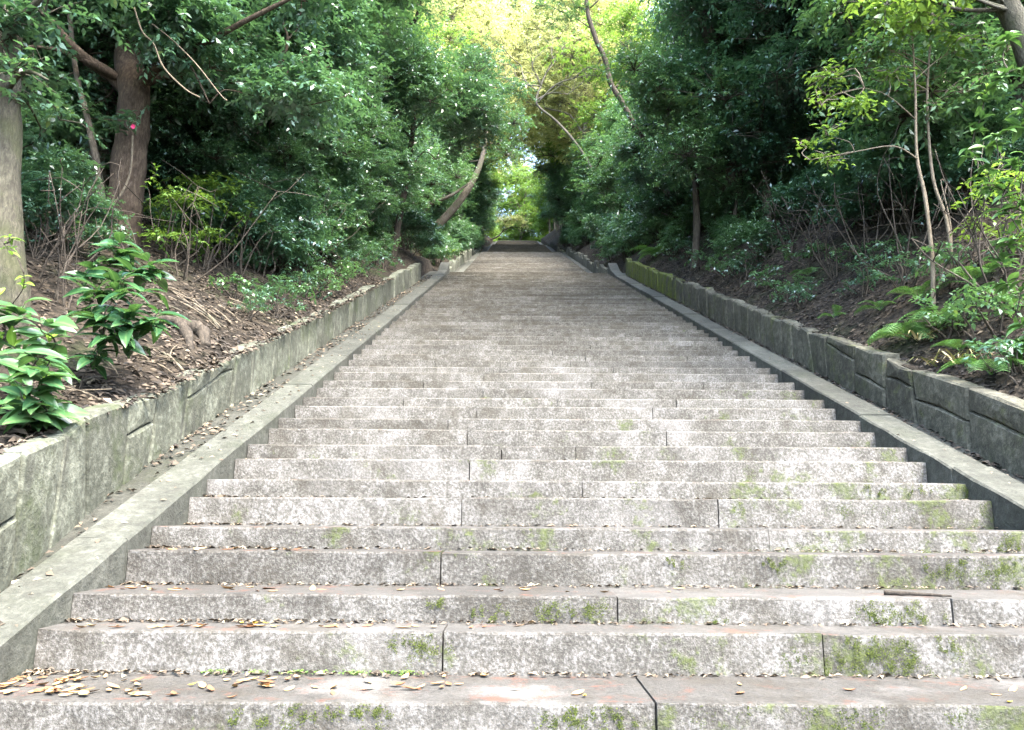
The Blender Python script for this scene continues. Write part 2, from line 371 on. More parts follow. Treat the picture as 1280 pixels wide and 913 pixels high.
def build_stairs():
    rng = np.random.default_rng(3)
    # rubble core under the blocks: what shows in the joints
    V = []; Fs = []
    prof = []
    for k in range(KMIN, KMAX+1):
        y, z = step(k); zp = step(k-1)[1]
        prof += [(y + .035, zp - .03), (y + .035, z - .03)]
    prof.append((FL[0][0] + .3, ZT - .03))
    prof2 = []
    for (a, b, n) in FL:
        for i in range(n):
            for (dy, dz, ddz) in ((0, H1, 0), (T1, H2, H1)): pass
    n = len(prof)
    for (y, z) in prof: V += [(XL - .02, y, z), (XR + .02, y, z)]
    for i in range(n-1): Fs.append((2*i, 2*i+1, 2*i+3, 2*i+2))
    st = link('stone_stairs', pymesh('stone_stairs', V, Fs, MAT['joint'])); tag(st, kind='structure')
    for k in range(KMIN, KMAX+1):
        y0, z0 = step(k); y1 = step(k+1)[0] if k < KMAX else y0 + .6
        h = z0 - step(k-1)[1]
        if k in JOINTS: js = sorted(px_joint(u, v, k) for (u, v) in JOINTS[k])
        else:
            js = []; x = XL + rng.uniform(.9, 1.9)
            while x < XR - .7: js.append(x); x += rng.uniform(1.15, 2.0)
        xs = [XL] + js + [XR]
        for a, b in zip(xs[:-1], xs[1:]):
            if b - a < .12: continue
            g = rng.uniform(.002, .0055)
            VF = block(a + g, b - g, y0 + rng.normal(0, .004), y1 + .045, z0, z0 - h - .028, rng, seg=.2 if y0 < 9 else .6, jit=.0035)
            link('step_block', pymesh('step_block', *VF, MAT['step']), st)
    # landing slabs
    for i, (ya, yb) in enumerate(((YT + .6, YT + 1.2), (YT + 1.2, FL[0][0] + .1))):
        for (a, b) in ((XL, -.3), (-.3, 1.4), (1.4, XR)):
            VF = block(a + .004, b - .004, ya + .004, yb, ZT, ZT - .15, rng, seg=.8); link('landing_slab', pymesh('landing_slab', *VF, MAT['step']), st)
    # upper flights: one stone per step, shared meshes; the farthest as one mesh each
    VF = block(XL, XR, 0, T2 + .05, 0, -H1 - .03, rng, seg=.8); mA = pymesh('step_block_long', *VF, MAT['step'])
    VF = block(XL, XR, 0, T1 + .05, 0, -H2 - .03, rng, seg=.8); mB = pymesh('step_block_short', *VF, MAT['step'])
    for fi, (ya, za, n) in enumerate(FL):
        bag = Bag(); land = 4.0 if fi == 2 else 1.4
        for i in range(n):
            for (me, dy, dz, dd, hh) in ((mA, 0, H1, T2, H1), (mB, T2, PH, T1, H2)):
                y = ya + i*PT + dy; z = za + i*PH + dz
                last = (i == n-1 and dy > 0)
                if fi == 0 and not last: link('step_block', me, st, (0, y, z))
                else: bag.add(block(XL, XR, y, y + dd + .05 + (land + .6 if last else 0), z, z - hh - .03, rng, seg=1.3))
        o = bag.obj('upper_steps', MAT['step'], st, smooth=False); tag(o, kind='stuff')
    return st
STAIRS = build_stairs()

# ------------------------------------------------------------------ kerbs beside the flights
def kerb_off(y):
    return float(np.interp(y, [-9, 22.6, 23.6, YT - .05], [.06, .085, .15, .36]))
def build_kerb(xa, xb, side, label):
    rng = np.random.default_rng(11 + side)
    root = empty('stone_kerb', ((xa + xb)/2, step(0)[0], step(0)[1])); bx, by, bz = root.location
    tag(root, label, 'kerb', 'stone kerbs edging the stairs')
    def slab(y0, y1, off0, off1, mat, seg=4, bf=base):
        V = []; Fs = []; c = .014
        dz = rng.normal(0, .006)
        inn, out = (xb, xa) if side < 0 else (xa, xb); sg = 1 if out > inn else -1
        for i in range(seg+1):
            y = y0 + (y1-y0)*i/seg; zt = bf(y) + dz + off0 + (off1-off0)*i/seg; j = rng.normal(0, .003); j2 = rng.normal(0, .004)
            V += [(inn, y, zt - .55), (inn + j*.6, y, zt - c + j2), (inn + sg*c + j, y, zt + j2*.5), (out - sg*c, y, zt + j*.5), (out, y, zt - c), (out, y, zt - .55)]
        for i in range(seg):
            for q in range(6):
                f = (i*6+q, i*6+(q+1) % 6, (i+1)*6+(q+1) % 6, (i+1)*6+q); Fs.append(f if side > 0 else f[::-1])
        e0 = tuple(range(6)); e1 = tuple(seg*6+q for q in range(6))
        Fs += [e0[::-1], e1] if side > 0 else [e0, e1[::-1]]
        V = [(x-bx, y-by, z-bz) for (x, y, z) in V]
        link('kerb_slab', pymesh('kerb_slab', V, Fs, mat), root)
    y = 4.33 if side < 0 else 5.53
    ys = [y]
    while ys[0] > -4.6: ys.insert(0, ys[0] - rng.uniform(1.3, 1.9))
    while ys[-1] < 21.3: ys.append(ys[-1] + rng.uniform(1.3, 2.0))
    ys = [q for q in ys if q < 21.6] + [22.6, 23.6, YT - .05]
    for a, b in zip(ys[:-1], ys[1:]):
        slab(a + .006, b - .006, kerb_off(a), kerb_off(b), MAT['kerb'], 6 if b < 22 else 3)
    for fi, (ya, za, n) in enumerate(FL):
        ye = ya + n*PT; m = 9 if fi == 0 else 5
        for i in range(m):
            a, b = ya + (ye-ya)*i/m, ya + (ye-ya)*(i+1)/m
            slab(a + .004, b - .004, .13, .13, MAT['kerb'], 2, bf=lambda q, ya=ya, za=za: za + (q-ya)*M)
    return root
KL = build_kerb(XL - .30, XL - .002, -1, 'long sloping grey stone kerb below the pale mossy retaining wall')
KR = build_kerb(XR + .002, XR + .30, 1, 'long sloping grey stone kerb below the dark shaded retaining wall')

# gutters between kerb and wall
def gutter(name, xa, xb, off):
    rng = np.random.default_rng(5); V = []; Fs = []
    ys = np.concatenate([np.arange(-5, 26, .25), np.arange(26.5, YEND, 1.0)])
    for y in ys:
        for t in (0, .33, .66, 1):
            a, b = xa(y), xb(y); V.append((a + (b-a)*t, y, base(y) + off + rng.normal(0, .006)))
    for i in range(len(ys)-1):
        for t in range(3): Fs.append((i*4+t, i*4+t+1, (i+1)*4+t+1, (i+1)*4+t))
    tag(link(name, pymesh(name, V, Fs, MAT['gutter'], True)), kind='structure')
gutter('gutter', lambda y: wall_x(y) - .12, lambda y: XL - .29, .028)
gutter('gutter', lambda y: XR + .29, lambda y: XW + .12, .0)

# ------------------------------------------------------------------ retaining walls of separate stones
def wall_stone(poly, face, side, rng, depth=.15, ch=.018):
    """poly: list of (y, z) counter-clockwise as seen from +X; extruded away from the stairs, face chamfered and rough"""
    n = len(poly); cy = sum(p[0] for p in poly)/n; cz = sum(p[1] for p in poly)/n
    V = []; pr = rng.uniform(-.005, .007)
    def shrink(p, d):
        v = Vector((cy-p[0], cz-p[1])); l = v.length; return (p[0] + v.x/l*d, p[1] + v.y/l*d)
    for p in poly: V.append((face(p[0]) - side*(-depth), p[0], p[1]))
    for p in poly: V.append((face(p[0]) + side*(ch - pr), p[0], p[1]))
    for p in poly:
        q = shrink(p, ch*1.3); V.append((face(q[0]) - side*(pr + rng.normal(0, .003)), *q))
    V.append((face(cy) - side*(pr + .008), cy, cz))
    Fs = []
    for i in range(n):
        j = (i+1) % n
        Fs.append((i, j, n+j, n+i)); Fs.append((n+i, n+j, 2*n+j, 2*n+i)); Fs.append((2*n+i, 2*n+j, 3*n))
    Fs.append(tuple(range(n))[::-1])
    if side > 0: Fs = [f[::-1] for f in Fs]
    return V, Fs
def build_wall(side, label):
    rng = np.random.default_rng(21 + side)
    face = (lambda y: wall_x(y)) if side < 0 else (lambda y: XW)
    root = empty('retaining_wall', (face(3.5), 3.5, base(3.5))); r = root.location.copy(); tag(root, label, 'wall', 'stone retaining walls along the stairs')
    def top(y):
        return base(y) + wall_top(y, side)
    def add(poly, mat):
        V, Fs = wall_stone(poly, face, side, rng)
        V = [(x - r.x, y - r.y, z - r.z) for (x, y, z) in V]
        link('stone', pymesh('stone', V, Fs, mat), root)
    y = -4.4; yend = 21.2 if side < 0 else 23.6
    tj = rng.normal(0, .012); lean = 0
    while y < yend:
        if side < 0: w = rng.uniform(.34, .66) if y < 8.5 else rng.uniform(.26, .5)
        else: w = rng.uniform(.45, .8) if y < 8.2 else rng.uniform(.22, .42)
        if y + w > yend: w = yend - y + .001
        lean2 = rng.normal(0, .045); tj2 = rng.normal(0, .012); g = .008 if side < 0 else .011
        b0, b1 = base(y) - .25, base(y+w) - .25
        t0, t1 = top(y) + tj, top(y+w) + (tj if rng.random() < .6 else tj2)
        a_b, a_t, c_b, c_t = y + g - lean, y + g + lean, y + w - g - lean2, y + w - g + lean2
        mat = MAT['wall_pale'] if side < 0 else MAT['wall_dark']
        split = (y < 8.4 and rng.random() < (.75 if side > 0 else .30))
        if split:
            f0 = rng.uniform(.32, .70); f1 = f0 + rng.normal(0, .07)
            m0 = (a_b + (a_t-a_b)*f0, base(y) + .03 + (t0 - base(y))*f0); m1 = (c_b + (c_t-c_b)*f1, base(y+w) + .03 + (t1 - base(y+w))*f1)
            mm = ((m0[0]+m1[0])/2, (m0[1]+m1[1])/2 + rng.normal(0, .012)); e = .0045
            add([(a_b, b0), (c_b, b1), (m1[0], m1[1]-e), (mm[0], mm[1]-e), (m0[0], m0[1]-e)], mat)
            add([(m0[0], m0[1]+e), (mm[0], mm[1]+e), (m1[0], m1[1]+e), (c_t, t1), ((a_t+c_t)/2, (t0+t1)/2 + rng.normal(0, .010)), (a_t, t0)], mat)
        else:
            add([(a_b, b0), (c_b, b1), (c_t, t1), ((a_t+c_t)/2, (t0+t1)/2 + rng.normal(0, .010)), (a_t, t0)], mat)
        y += w; lean, tj = lean2, tj2
    # rougher low stones going on beside the upper flights
    y = FL[0][0] + .3
    while y < 60:
        w = rng.uniform(.7, 1.3)
        hgt = rng.uniform(.35, .6)
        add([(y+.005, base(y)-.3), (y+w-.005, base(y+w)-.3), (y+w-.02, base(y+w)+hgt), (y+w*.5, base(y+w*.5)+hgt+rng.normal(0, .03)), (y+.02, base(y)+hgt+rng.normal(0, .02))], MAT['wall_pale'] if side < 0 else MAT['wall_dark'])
        y += w
    # earth packed behind the stones so that joints are dark
    V = []; Fs = []
    ys = np.arange(-4.4, yend, .5)
    for q in ys:
        x = face(q) + side*.05; V += [(x, q, base(q) - .3), (x, q, top(q) - .022), (x + side*.5, q, top(q) - .022)]
    for i in range(len(ys)-1):
        for c in (0, 1): Fs.append((i*3+c, i*3+c+1, (i+1)*3+c+1, (i+1)*3+c))
    V = [(x - r.x, y_ - r.y, z - r.z) for (x, y_, z) in V]
    link('earth_backing', pymesh('earth_backing', V, Fs, MAT['soil']), root)
build_wall(-1, 'pale mossy stone retaining wall below the brown leaf-strewn bank')
build_wall(1, 'dark shaded stone retaining wall below the steep fern bank')
# ------------------------------------------------------------------ foliage builders
def unit(a): return a / np.maximum(np.linalg.norm(a, axis=-1, keepdims=True), 1e-9)
def leaves(pos, dirs, up, length, width, fold=.28, bend=.18):
    """one folded, bent quad leaf per row -> verts (4N,3), faces (N,4)"""
    d = unit(dirs); s = unit(np.cross(d, up)); n = np.cross(s, d)
    L_ = length[:, None]; W_ = width[:, None]
    base_ = pos; tip = pos + d*L_ - n*L_*bend
    mid = pos + d*L_*.48 + n*W_*fold*.5
    V = np.stack([base_, mid + s*W_*.5, tip, mid - s*W_*.5], 1).reshape(-1, 3)
    F_ = np.arange(len(pos)*4).reshape(-1, 4)
    return V, F_
def spray(blobs, n_leaf, length, wr, rng, per=11, droop=.18, shell=.40, tintc=.42):
    """leafy twigs spread through ellipsoid clumps"""
    B_ = np.asarray(blobs, float)
    nt_ = max(1, n_leaf // per); w = B_[:, 3]**2; bi = rng.choice(len(B_), nt_, p=w/w.sum())
    d = unit(rng.normal(size=(nt_, 3))); d[:, 2] = np.where(rng.random(nt_) < .25, d[:, 2], np.abs(d[:, 2]))
    fr = shell + (1-shell)*rng.random(nt_)**.6
    ragged = 1 + .30*rng.normal(size=nt_)
    c = B_[bi, :3] + d * (B_[bi, 3:4] * (fr*np.clip(ragged, .5, 1.6))[:, None]) * np.stack([np.ones(nt_), np.ones(nt_), B_[bi, 4]], 1)
    td = unit(d*np.array([1, 1, .45]) + rng.normal(size=(nt_, 3))*.45 + np.array([0, 0, -.05]))
    tl = length * rng.uniform(2.6, 4.4, nt_)
    btint = rng.normal(0, .10, len(B_))
    i = np.arange(per); s = (i + .5)/per
    pos = c[:, None] + td[:, None]*(tl[:, None, None]*(s[None, :, None]-.5)) - np.array([0, 0, 1.])*(droop*tl[:, None, None]*(s[None, :, None]**2))
    side = unit(np.cross(td, np.array([0, 0, 1.])))
    sg = np.where(i % 2 == 0, 1., -1.)
    ld = td[:, None]*.55 + side[:, None]*sg[None, :, None]*.8 + rng.normal(size=(nt_, per, 3))*.30 - np.array([0, 0, droop])
    up = unit(np.array([0, 0, 1.]) + rng.normal(size=(nt_, per, 3))*.38 + d[:, None]*.35)
    Ln = length * rng.uniform(.65, 1.2, (nt_, per))
    tint = np.clip(tintc + btint[bi][:, None] + rng.normal(0, .10, (nt_, 1)) + rng.normal(0, .12, (nt_, per)), 0, 1)
    V, F_ = leaves(pos.reshape(-1, 3), ld.reshape(-1, 3), up.reshape(-1, 3), Ln.ravel(), Ln.ravel()*wr)
    return V, F_, tint.ravel(), c, td, tl
def limb(a, b, rng, sag=.12, n=6):
    a, b = Vector(a), Vector(b); L_ = (b-a).length
    m1 = a.lerp(b, .35) + Vector(rng.normal(0, .07*L_, 3)) + Vector((0, 0, sag*L_)); m2 = a.lerp(b, .7) + Vector(rng.normal(0, .05*L_, 3)) + Vector((0, 0, sag*L_*.7))
    return smooth_path([a, m1, m2, b], 3)
KIDS = {}
def finish_tree(root, trunk, br, crown, bark, leafm, name):
    t = trunk.obj('trunk', bark, root); b = br.obj('branches', bark, root)
    V, F_, tint = crown
    c = link('crown', mesh(name + '_crown', V, F_, leafm, tint), root)
    KIDS[root] = [t, b, c]
    return root
def make_tree(name, seed, H, clear, R, nl, n_leaf, leaf, wr, bark, leafm, r0, lean=.25, flat=.6, blob=(.55, 1.0), tintc=.42, droop=.18):
    rng = np.random.default_rng(seed); root = empty(name)
    top = Vector((rng.normal(0, lean), rng.normal(0, lean), H*.86))
    path = smooth_path([(0, 0, -.35), (rng.normal(0, .04), rng.normal(0, .04), H*.18), (top.x*.4 + rng.normal(0, .12), top.y*.4 + rng.normal(0, .12), H*.5), top], 5)
    tr = Bag().add(tube(path, [r0*(1.35 if i == 0 else 1.12 if i == 1 else 1)*(1 - .85*i/(len(path)-1)) for i in range(len(path))], 9, wob=.06))
    br = Bag(); blobs = []
    for i in range(nl):
        f = (i + .5)/nl; h = clear + (H*.9 - clear)*f**.9
        prof = math.sin(math.pi*(.18 + .75*f))**.7
        az = i*2.4 + rng.normal(0, .3); rr = R*prof*rng.uniform(.75, 1.15)
        hs = max(.4, h - rr*.45)
        ti = min(range(len(path)), key=lambda q: abs(path[q].z - hs)); a = path[ti]
        e = Vector((a.x*.6 + math.cos(az)*rr*.82, a.y*.6 + math.sin(az)*rr*.82, h + rng.normal(0, .2)))
        lp = limb(a, e, rng)
        rl = r0*.42*(1 - .6*f)
        br.add(tube(lp, [rl*(1 - .8*j/(len(lp)-1)) for j in range(len(lp))], 5))
        br_n = 3
        for q in range(br_n):
            g = lp[int(len(lp)*(.45 + .5*q/br_n))]
            o = Vector(rng.normal(0, .55, 3)); o.z *= .5
            c = g + o*(R*.30); b = rng.uniform(*blob)*(R/2.4)
            blobs.append((c.x, c.y, c.z, b, flat))
            br.add(tube([g, g.lerp(c, .5) + Vector((0, 0, .06)), c], [rl*.4, rl*.3, rl*.12], 4))
    blobs.append((top.x, top.y, H*.93, blob[1]*R/2.4, .8))
    V, F_, tint, c, td, tl = spray(blobs, n_leaf, leaf, wr, rng, tintc=tintc, droop=droop)
    k = rng.choice(len(c), min(len(c), 900), replace=False); B_ = np.asarray(blobs)
    for q in k:                                              # twigs from clump centres to the sprays
        bi = np.argmin(((B_[:, :3]-c[q])**2).sum(1)); bc = B_[bi, :3]
        br.add(tube([bc, bc*.4 + c[q]*.6 + np.array([0, 0, .03]), c[q] + td[q]*tl[q]*.4], [.012, .008, .004], 3, cap=False))
    return finish_tree(root, tr, br, (V, F_, tint), bark, leafm, name)
_used = set()
def place(root, x, y, rz, sc, label, cat, group, dz=-.05, sz=None):
    if root in _used:
        r = root.copy(); COL.objects.link(r)
        for ch in KIDS[root]:
            c = ch.copy(); COL.objects.link(c); c.parent = r
    else: r = root; _used.add(root)
    r.location = (x, y, ground(x, y) + dz); r.rotation_euler = (0, 0, rz); r.scale = (sc, sc, sz or sc)
    tag(r, label, cat, group)
    return r

A1 = make_tree('evergreen_tree', 101, 6.4, .9, 2.3, 12, 34000, .112, .46, MAT['bark_dark'], MAT['leaf_dark'], .10)
A2 = make_tree('evergreen_tree', 102, 6.8, 1.7, 2.4, 11, 36000, .105, .46, MAT['bark_grey'], MAT['leaf_dark'], .11)
A3 = make_tree('evergreen_tree', 103, 6.0, 1.2, 2.2, 11, 32000, .105, .44, MAT['bark_dark'], MAT['leaf_mid'], .09)
B1 = make_tree('tall_evergreen_tree', 104, 11.5, 3.6, 3.1, 14, 34000, .145, .46, MAT['bark_grey'], MAT['leaf_mid'], .19, .5)
B2 = make_tree('tall_evergreen_tree', 105, 12.5, 4.2, 3.3, 14, 34000, .145, .46, MAT['bark_dark'], MAT['leaf_mid'], .20, .5)
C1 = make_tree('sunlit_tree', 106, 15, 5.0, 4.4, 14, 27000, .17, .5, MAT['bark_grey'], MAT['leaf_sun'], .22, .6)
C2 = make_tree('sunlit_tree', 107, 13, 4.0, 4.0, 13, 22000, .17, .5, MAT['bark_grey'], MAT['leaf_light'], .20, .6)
def make_shrub(name, seed, H, R, n_leaf, leaf, wr, leafm, nb=9, tintc=.42):
    rng = np.random.default_rng(seed); root = empty(name); st = Bag(); blobs = []
    for i in range(nb):
        az = i*2.4 + rng.normal(0, .4); rr = R*rng.uniform(.15, .85); h = H*rng.uniform(.16, .92)
        e = (math.cos(az)*rr, math.sin(az)*rr, h); lp = limb((rng.normal(0, .05), rng.normal(0, .05), -.15), e, rng, .05)
        st.add(tube(lp, [.016*(1 - .7*j/(len(lp)-1)) for j in range(len(lp))], 4)); blobs.append((*e, R*rng.uniform(.28, .5), .7))
    V, F_, tint, c, td, tl = spray(blobs, n_leaf, leaf, wr, rng, tintc=tintc)
    s = st.obj('stems', MAT['bark_dark'], root); c = link('foliage', mesh(name + '_foliage', V, F_, leafm, tint), root)
    KIDS[root] = [s, c]; return root
C3 = make_tree('sunlit_bushy_tree', 108, 7.5, .7, 3.0, 12, 20000, .17, .5, MAT['bark_grey'], MAT['leaf_light'], .12)
S1 = make_shrub('understory_shrub', 201, 1.7, 1.0, 5600, .09, .45, MAT['leaf_dark'])
S2 = make_shrub('understory_shrub', 202, 1.3, .9, 5000, .07, .45, MAT['leaf_mid'])
S3 = make_shrub('understory_shrub', 203, 2.3, 1.0, 5400, .09, .42, MAT['leaf_dark'])
S4 = make_shrub('fresh_green_shrub', 204, 1.1, .6, 900, .075, .42, MAT['leaf_light'], 7)
G1 = make_shrub('ground_plant', 205, .30, .34, 330, .06, .5, MAT['leaf_mid'], 7)
G2 = make_shrub('ground_plant', 206, .38, .40, 420, .055, .45, MAT['leaf_dark'], 7)

# ------------------------------------------------------------------ the wood on both banks
ORD = 'first second third fourth fifth sixth seventh eighth ninth tenth eleventh twelfth thirteenth fourteenth fifteenth sixteenth'.split()
def wood():
    rng = np.random.default_rng(31)
    def row(kinds, xs, ya, yb, dy, sc, label, group, jx=.5, cat='tree'):
        y = ya; n = 0
        while y < yb:
            k = kinds[rng.integers(len(kinds))]
            place(k, xs + rng.normal(0, jx), y + rng.normal(0, dy*.18), rng.uniform(0, 6.28), rng.uniform(*sc), label + ', %s going uphill' % ORD[n], cat, group)
            y += dy; n += 1
    # pale-wall bank
    row([A1, A3], -5.0, 11.0, 27, 2.1, (.72, .98), 'dark glossy evergreen leaning over the pale mossy wall', 'evergreens behind the pale wall', .35)
    row([A1, A2, A3], -8.2, 10, 30, 2.6, (.95, 1.2), 'bushy dark evergreen deeper in the wood behind the pale wall', 'evergreens deeper behind the pale wall', .5)
    row([B1, B2], -10.8, 9, 34, 4.8, (.85, 1.05), 'tall broad evergreen rising above the understory behind the pale wall', 'tall evergreens behind the pale wall', .8)
    row([B1, B2], -17, 8, 44, 8.5, (1.1, 1.4), 'tall evergreen closing the back of the wood behind the pale wall', 'back row behind the pale wall', 1.2)
    # dark-wall bank
    row([A3, A2, A3], 6.1, 10.0, 27, 2.1, (.85, 1.15), 'bare-stemmed evergreen on the steep bank above the dark wall', 'evergreens above the dark wall', .35)
    row([A1, A2, A3], 9.4, 7.5, 30, 2.6, (.95, 1.2), 'bushy evergreen deeper in the wood above the dark wall', 'evergreens deeper above the dark wall', .5)
    row([B1, B2], 12.2, 8, 34, 4.8, (.85, 1.05), 'tall broad evergreen rising above the understory behind the dark wall', 'tall evergreens above the dark wall', .8)
    row([B1, B2], 18.5, 7, 44, 8.5, (1.1, 1.4), 'tall evergreen closing the back of the wood behind the dark wall', 'back row above the dark wall', 1.2)
    # beside the upper flights
    for sgn, x0, nm in ((-1, -4.9, 'pale-wall'), (1, 5.9, 'dark-wall')):
        row([A1, A3] if sgn < 0 else [A3], x0, 28.5, 60, 3.0, (.9, 1.15), 'evergreen crowding the upper flights on the %s bank' % nm, 'evergreens beside the upper flights, %s bank' % nm, .3)
        row([B1, B2], x0 + sgn*4, 36, 100, 8.0, (.9, 1.1), 'tall evergreen beside the upper flights on the %s bank' % nm, 'tall evergreens beside the upper flights, %s bank' % nm, .6)
        row([A1, A2], x0, 61, 101, 4.4, (1.1, 1.4), 'far evergreen beside the topmost flight on the %s bank' % nm, 'far evergreens, %s bank' % nm, .3)
    # the sunlit trees beyond
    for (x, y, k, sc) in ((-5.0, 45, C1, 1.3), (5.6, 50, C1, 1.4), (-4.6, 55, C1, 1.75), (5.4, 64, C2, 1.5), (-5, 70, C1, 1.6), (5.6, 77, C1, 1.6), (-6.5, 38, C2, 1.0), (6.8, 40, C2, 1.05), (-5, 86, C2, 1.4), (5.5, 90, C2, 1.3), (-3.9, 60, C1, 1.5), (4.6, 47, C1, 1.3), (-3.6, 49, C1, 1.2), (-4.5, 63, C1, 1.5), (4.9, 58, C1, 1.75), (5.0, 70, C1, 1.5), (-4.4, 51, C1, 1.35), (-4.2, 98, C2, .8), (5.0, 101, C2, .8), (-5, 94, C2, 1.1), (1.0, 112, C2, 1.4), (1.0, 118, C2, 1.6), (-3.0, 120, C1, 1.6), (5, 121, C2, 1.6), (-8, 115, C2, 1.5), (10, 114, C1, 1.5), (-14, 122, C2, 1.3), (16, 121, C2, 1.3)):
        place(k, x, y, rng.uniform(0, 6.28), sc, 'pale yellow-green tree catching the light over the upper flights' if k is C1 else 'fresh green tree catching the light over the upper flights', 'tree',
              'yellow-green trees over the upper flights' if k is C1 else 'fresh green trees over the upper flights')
    for i, (x, y) in enumerate(((-6, 108), (-2.5, 113), (1.5, 115), (5, 112), (8.5, 108), (-10, 114), (13, 113), (3.3, 122), (-1, 124), (-4.5, 104), (5.6, 105))):
        place(C3, x, y, i*1.1, rng.uniform(.9, 1.3), 'bushy fresh green tree glowing beyond the top of the stairs', 'tree', 'bushy trees beyond the top')
    for (x, y, k, sc) in ((-4.7, 12.6, B2, 1.2), (-4.7, 18.2, B1, 1.25), (-4.9, 23.6, B2, 1.2)):
        place(k, x, y, x + y*3, sc, 'tall evergreen spreading its high crown over the flight from the %s wall' % ('dark' if x > 0 else 'pale mossy'), 'tree', 'tall evergreens overhanging the flight, %s wall' % ('dark' if x > 0 else 'pale'))
    for (x, y, k, sc) in ((-6.3, 10.6, B1, 1.7), (7.2, 9.8, B2, 1.65), (-6.3, 14.6, B2, 1.7)):
        place(k, x, y, x*2 + y, sc, 'lofty evergreen closing the canopy high above the flight from the %s wall' % ('dark' if x > 0 else 'pale mossy'), 'tree', 'lofty evergreens over the flight, %s wall' % ('dark' if x > 0 else 'pale'))
    # the wood goes on behind the viewer on the pale-wall side
    for (x, y, k, sc) in ((-6.6, 2.6, B1, 1.0), (-7.6, 6.2, B2, .9), (-6.2, -1.6, B2, 1.0), (-10.5, 1.5, B1, 1.2), (-11.5, 5.5, B2, 1.1)):
        place(k, x, y, rng.uniform(0, 6.28), sc, 'tall evergreen tree spreading over the bright broad-leaved shrub beside the pale wall', 'tree', 'tall evergreens over the near bank')
    # understory
    for (x, y, k, sc) in ((4.9, 16.2, A3, .62), (5.2, 18.6, A1, .7), (4.9, 21.5, A1, .75), (-4.3, 13.2, A1, .55), (-4.1, 15.4, A3, .6), (-4.0, 17.8, A1, .62), (-4.1, 20.5, A3, .7), (-4.9, 11.2, A1, .6)):
        place(k, x, y, x*7 + y, sc, 'low young evergreen crowding the top of the %s wall' % ('dark' if x > 0 else 'pale mossy'), 'tree', 'young evergreens on the %s wall top' % ('dark' if x > 0 else 'pale'))
    def shrubs(n, xa, xb, ya, yb, kinds, sc, label, group):
        for i in range(n):
            k = kinds[rng.integers(len(kinds))]
            place(k, rng.uniform(xa, xb), rng.uniform(ya, yb), rng.uniform(0, 6.28), rng.uniform(*sc), label, 'shrub', group)
    shrubs(40, -8.5, -4.3, 9.6, 22, [S1, S2, S3], (.7, 1.15), 'low dark-leaved shrub under the trees behind the pale wall', 'understory shrubs behind the pale wall')
    shrubs(24, -5.4, -3.9, 10.2, 21, [S1, S3], (.8, 1.25), 'upright dark-leaved shrub filling the space under the evergreens by the pale wall', 'upright shrubs behind the pale wall')
    shrubs(12, -4.6, -3.5, 14, 24, [S2], (.35, .6), 'small leafy shrub along the top of the pale wall', 'small shrubs on the pale wall top')
    shrubs(34, 5.4, 9.5, 9.5, 22, [S1, S2, S3], (.55, .95), 'sparse dark-leaved shrub on the steep bank above the dark wall', 'understory shrubs on the steep bank')
    shrubs(14, 5.2, 8.5, 8.2, 13, [S1, S2, S3], (.5, .95), 'thin leafy shrub among bare twigs on the steep bank by the saplings', 'thin shrubs by the saplings')
    shrubs(10, 4.4, 5.4, 12.5, 24, [S2], (.4, .7), 'small leafy shrub just above the dark wall', 'small shrubs above the dark wall')
    shrubs(46, -4.6, -2.85, 22.0, 62, [S2, S1], (.6, 1.1), 'leafy shrub spilling beside the upper flight, pale-wall bank', 'shrubs beside the upper flight, pale-wall bank')
    shrubs(52, 3.9, 5.8, 22.5, 62, [S2, S1], (.6, 1.1), 'leafy shrub spilling beside the upper flight, dark-wall bank', 'shrubs beside the upper flight, dark-wall bank')
wood()
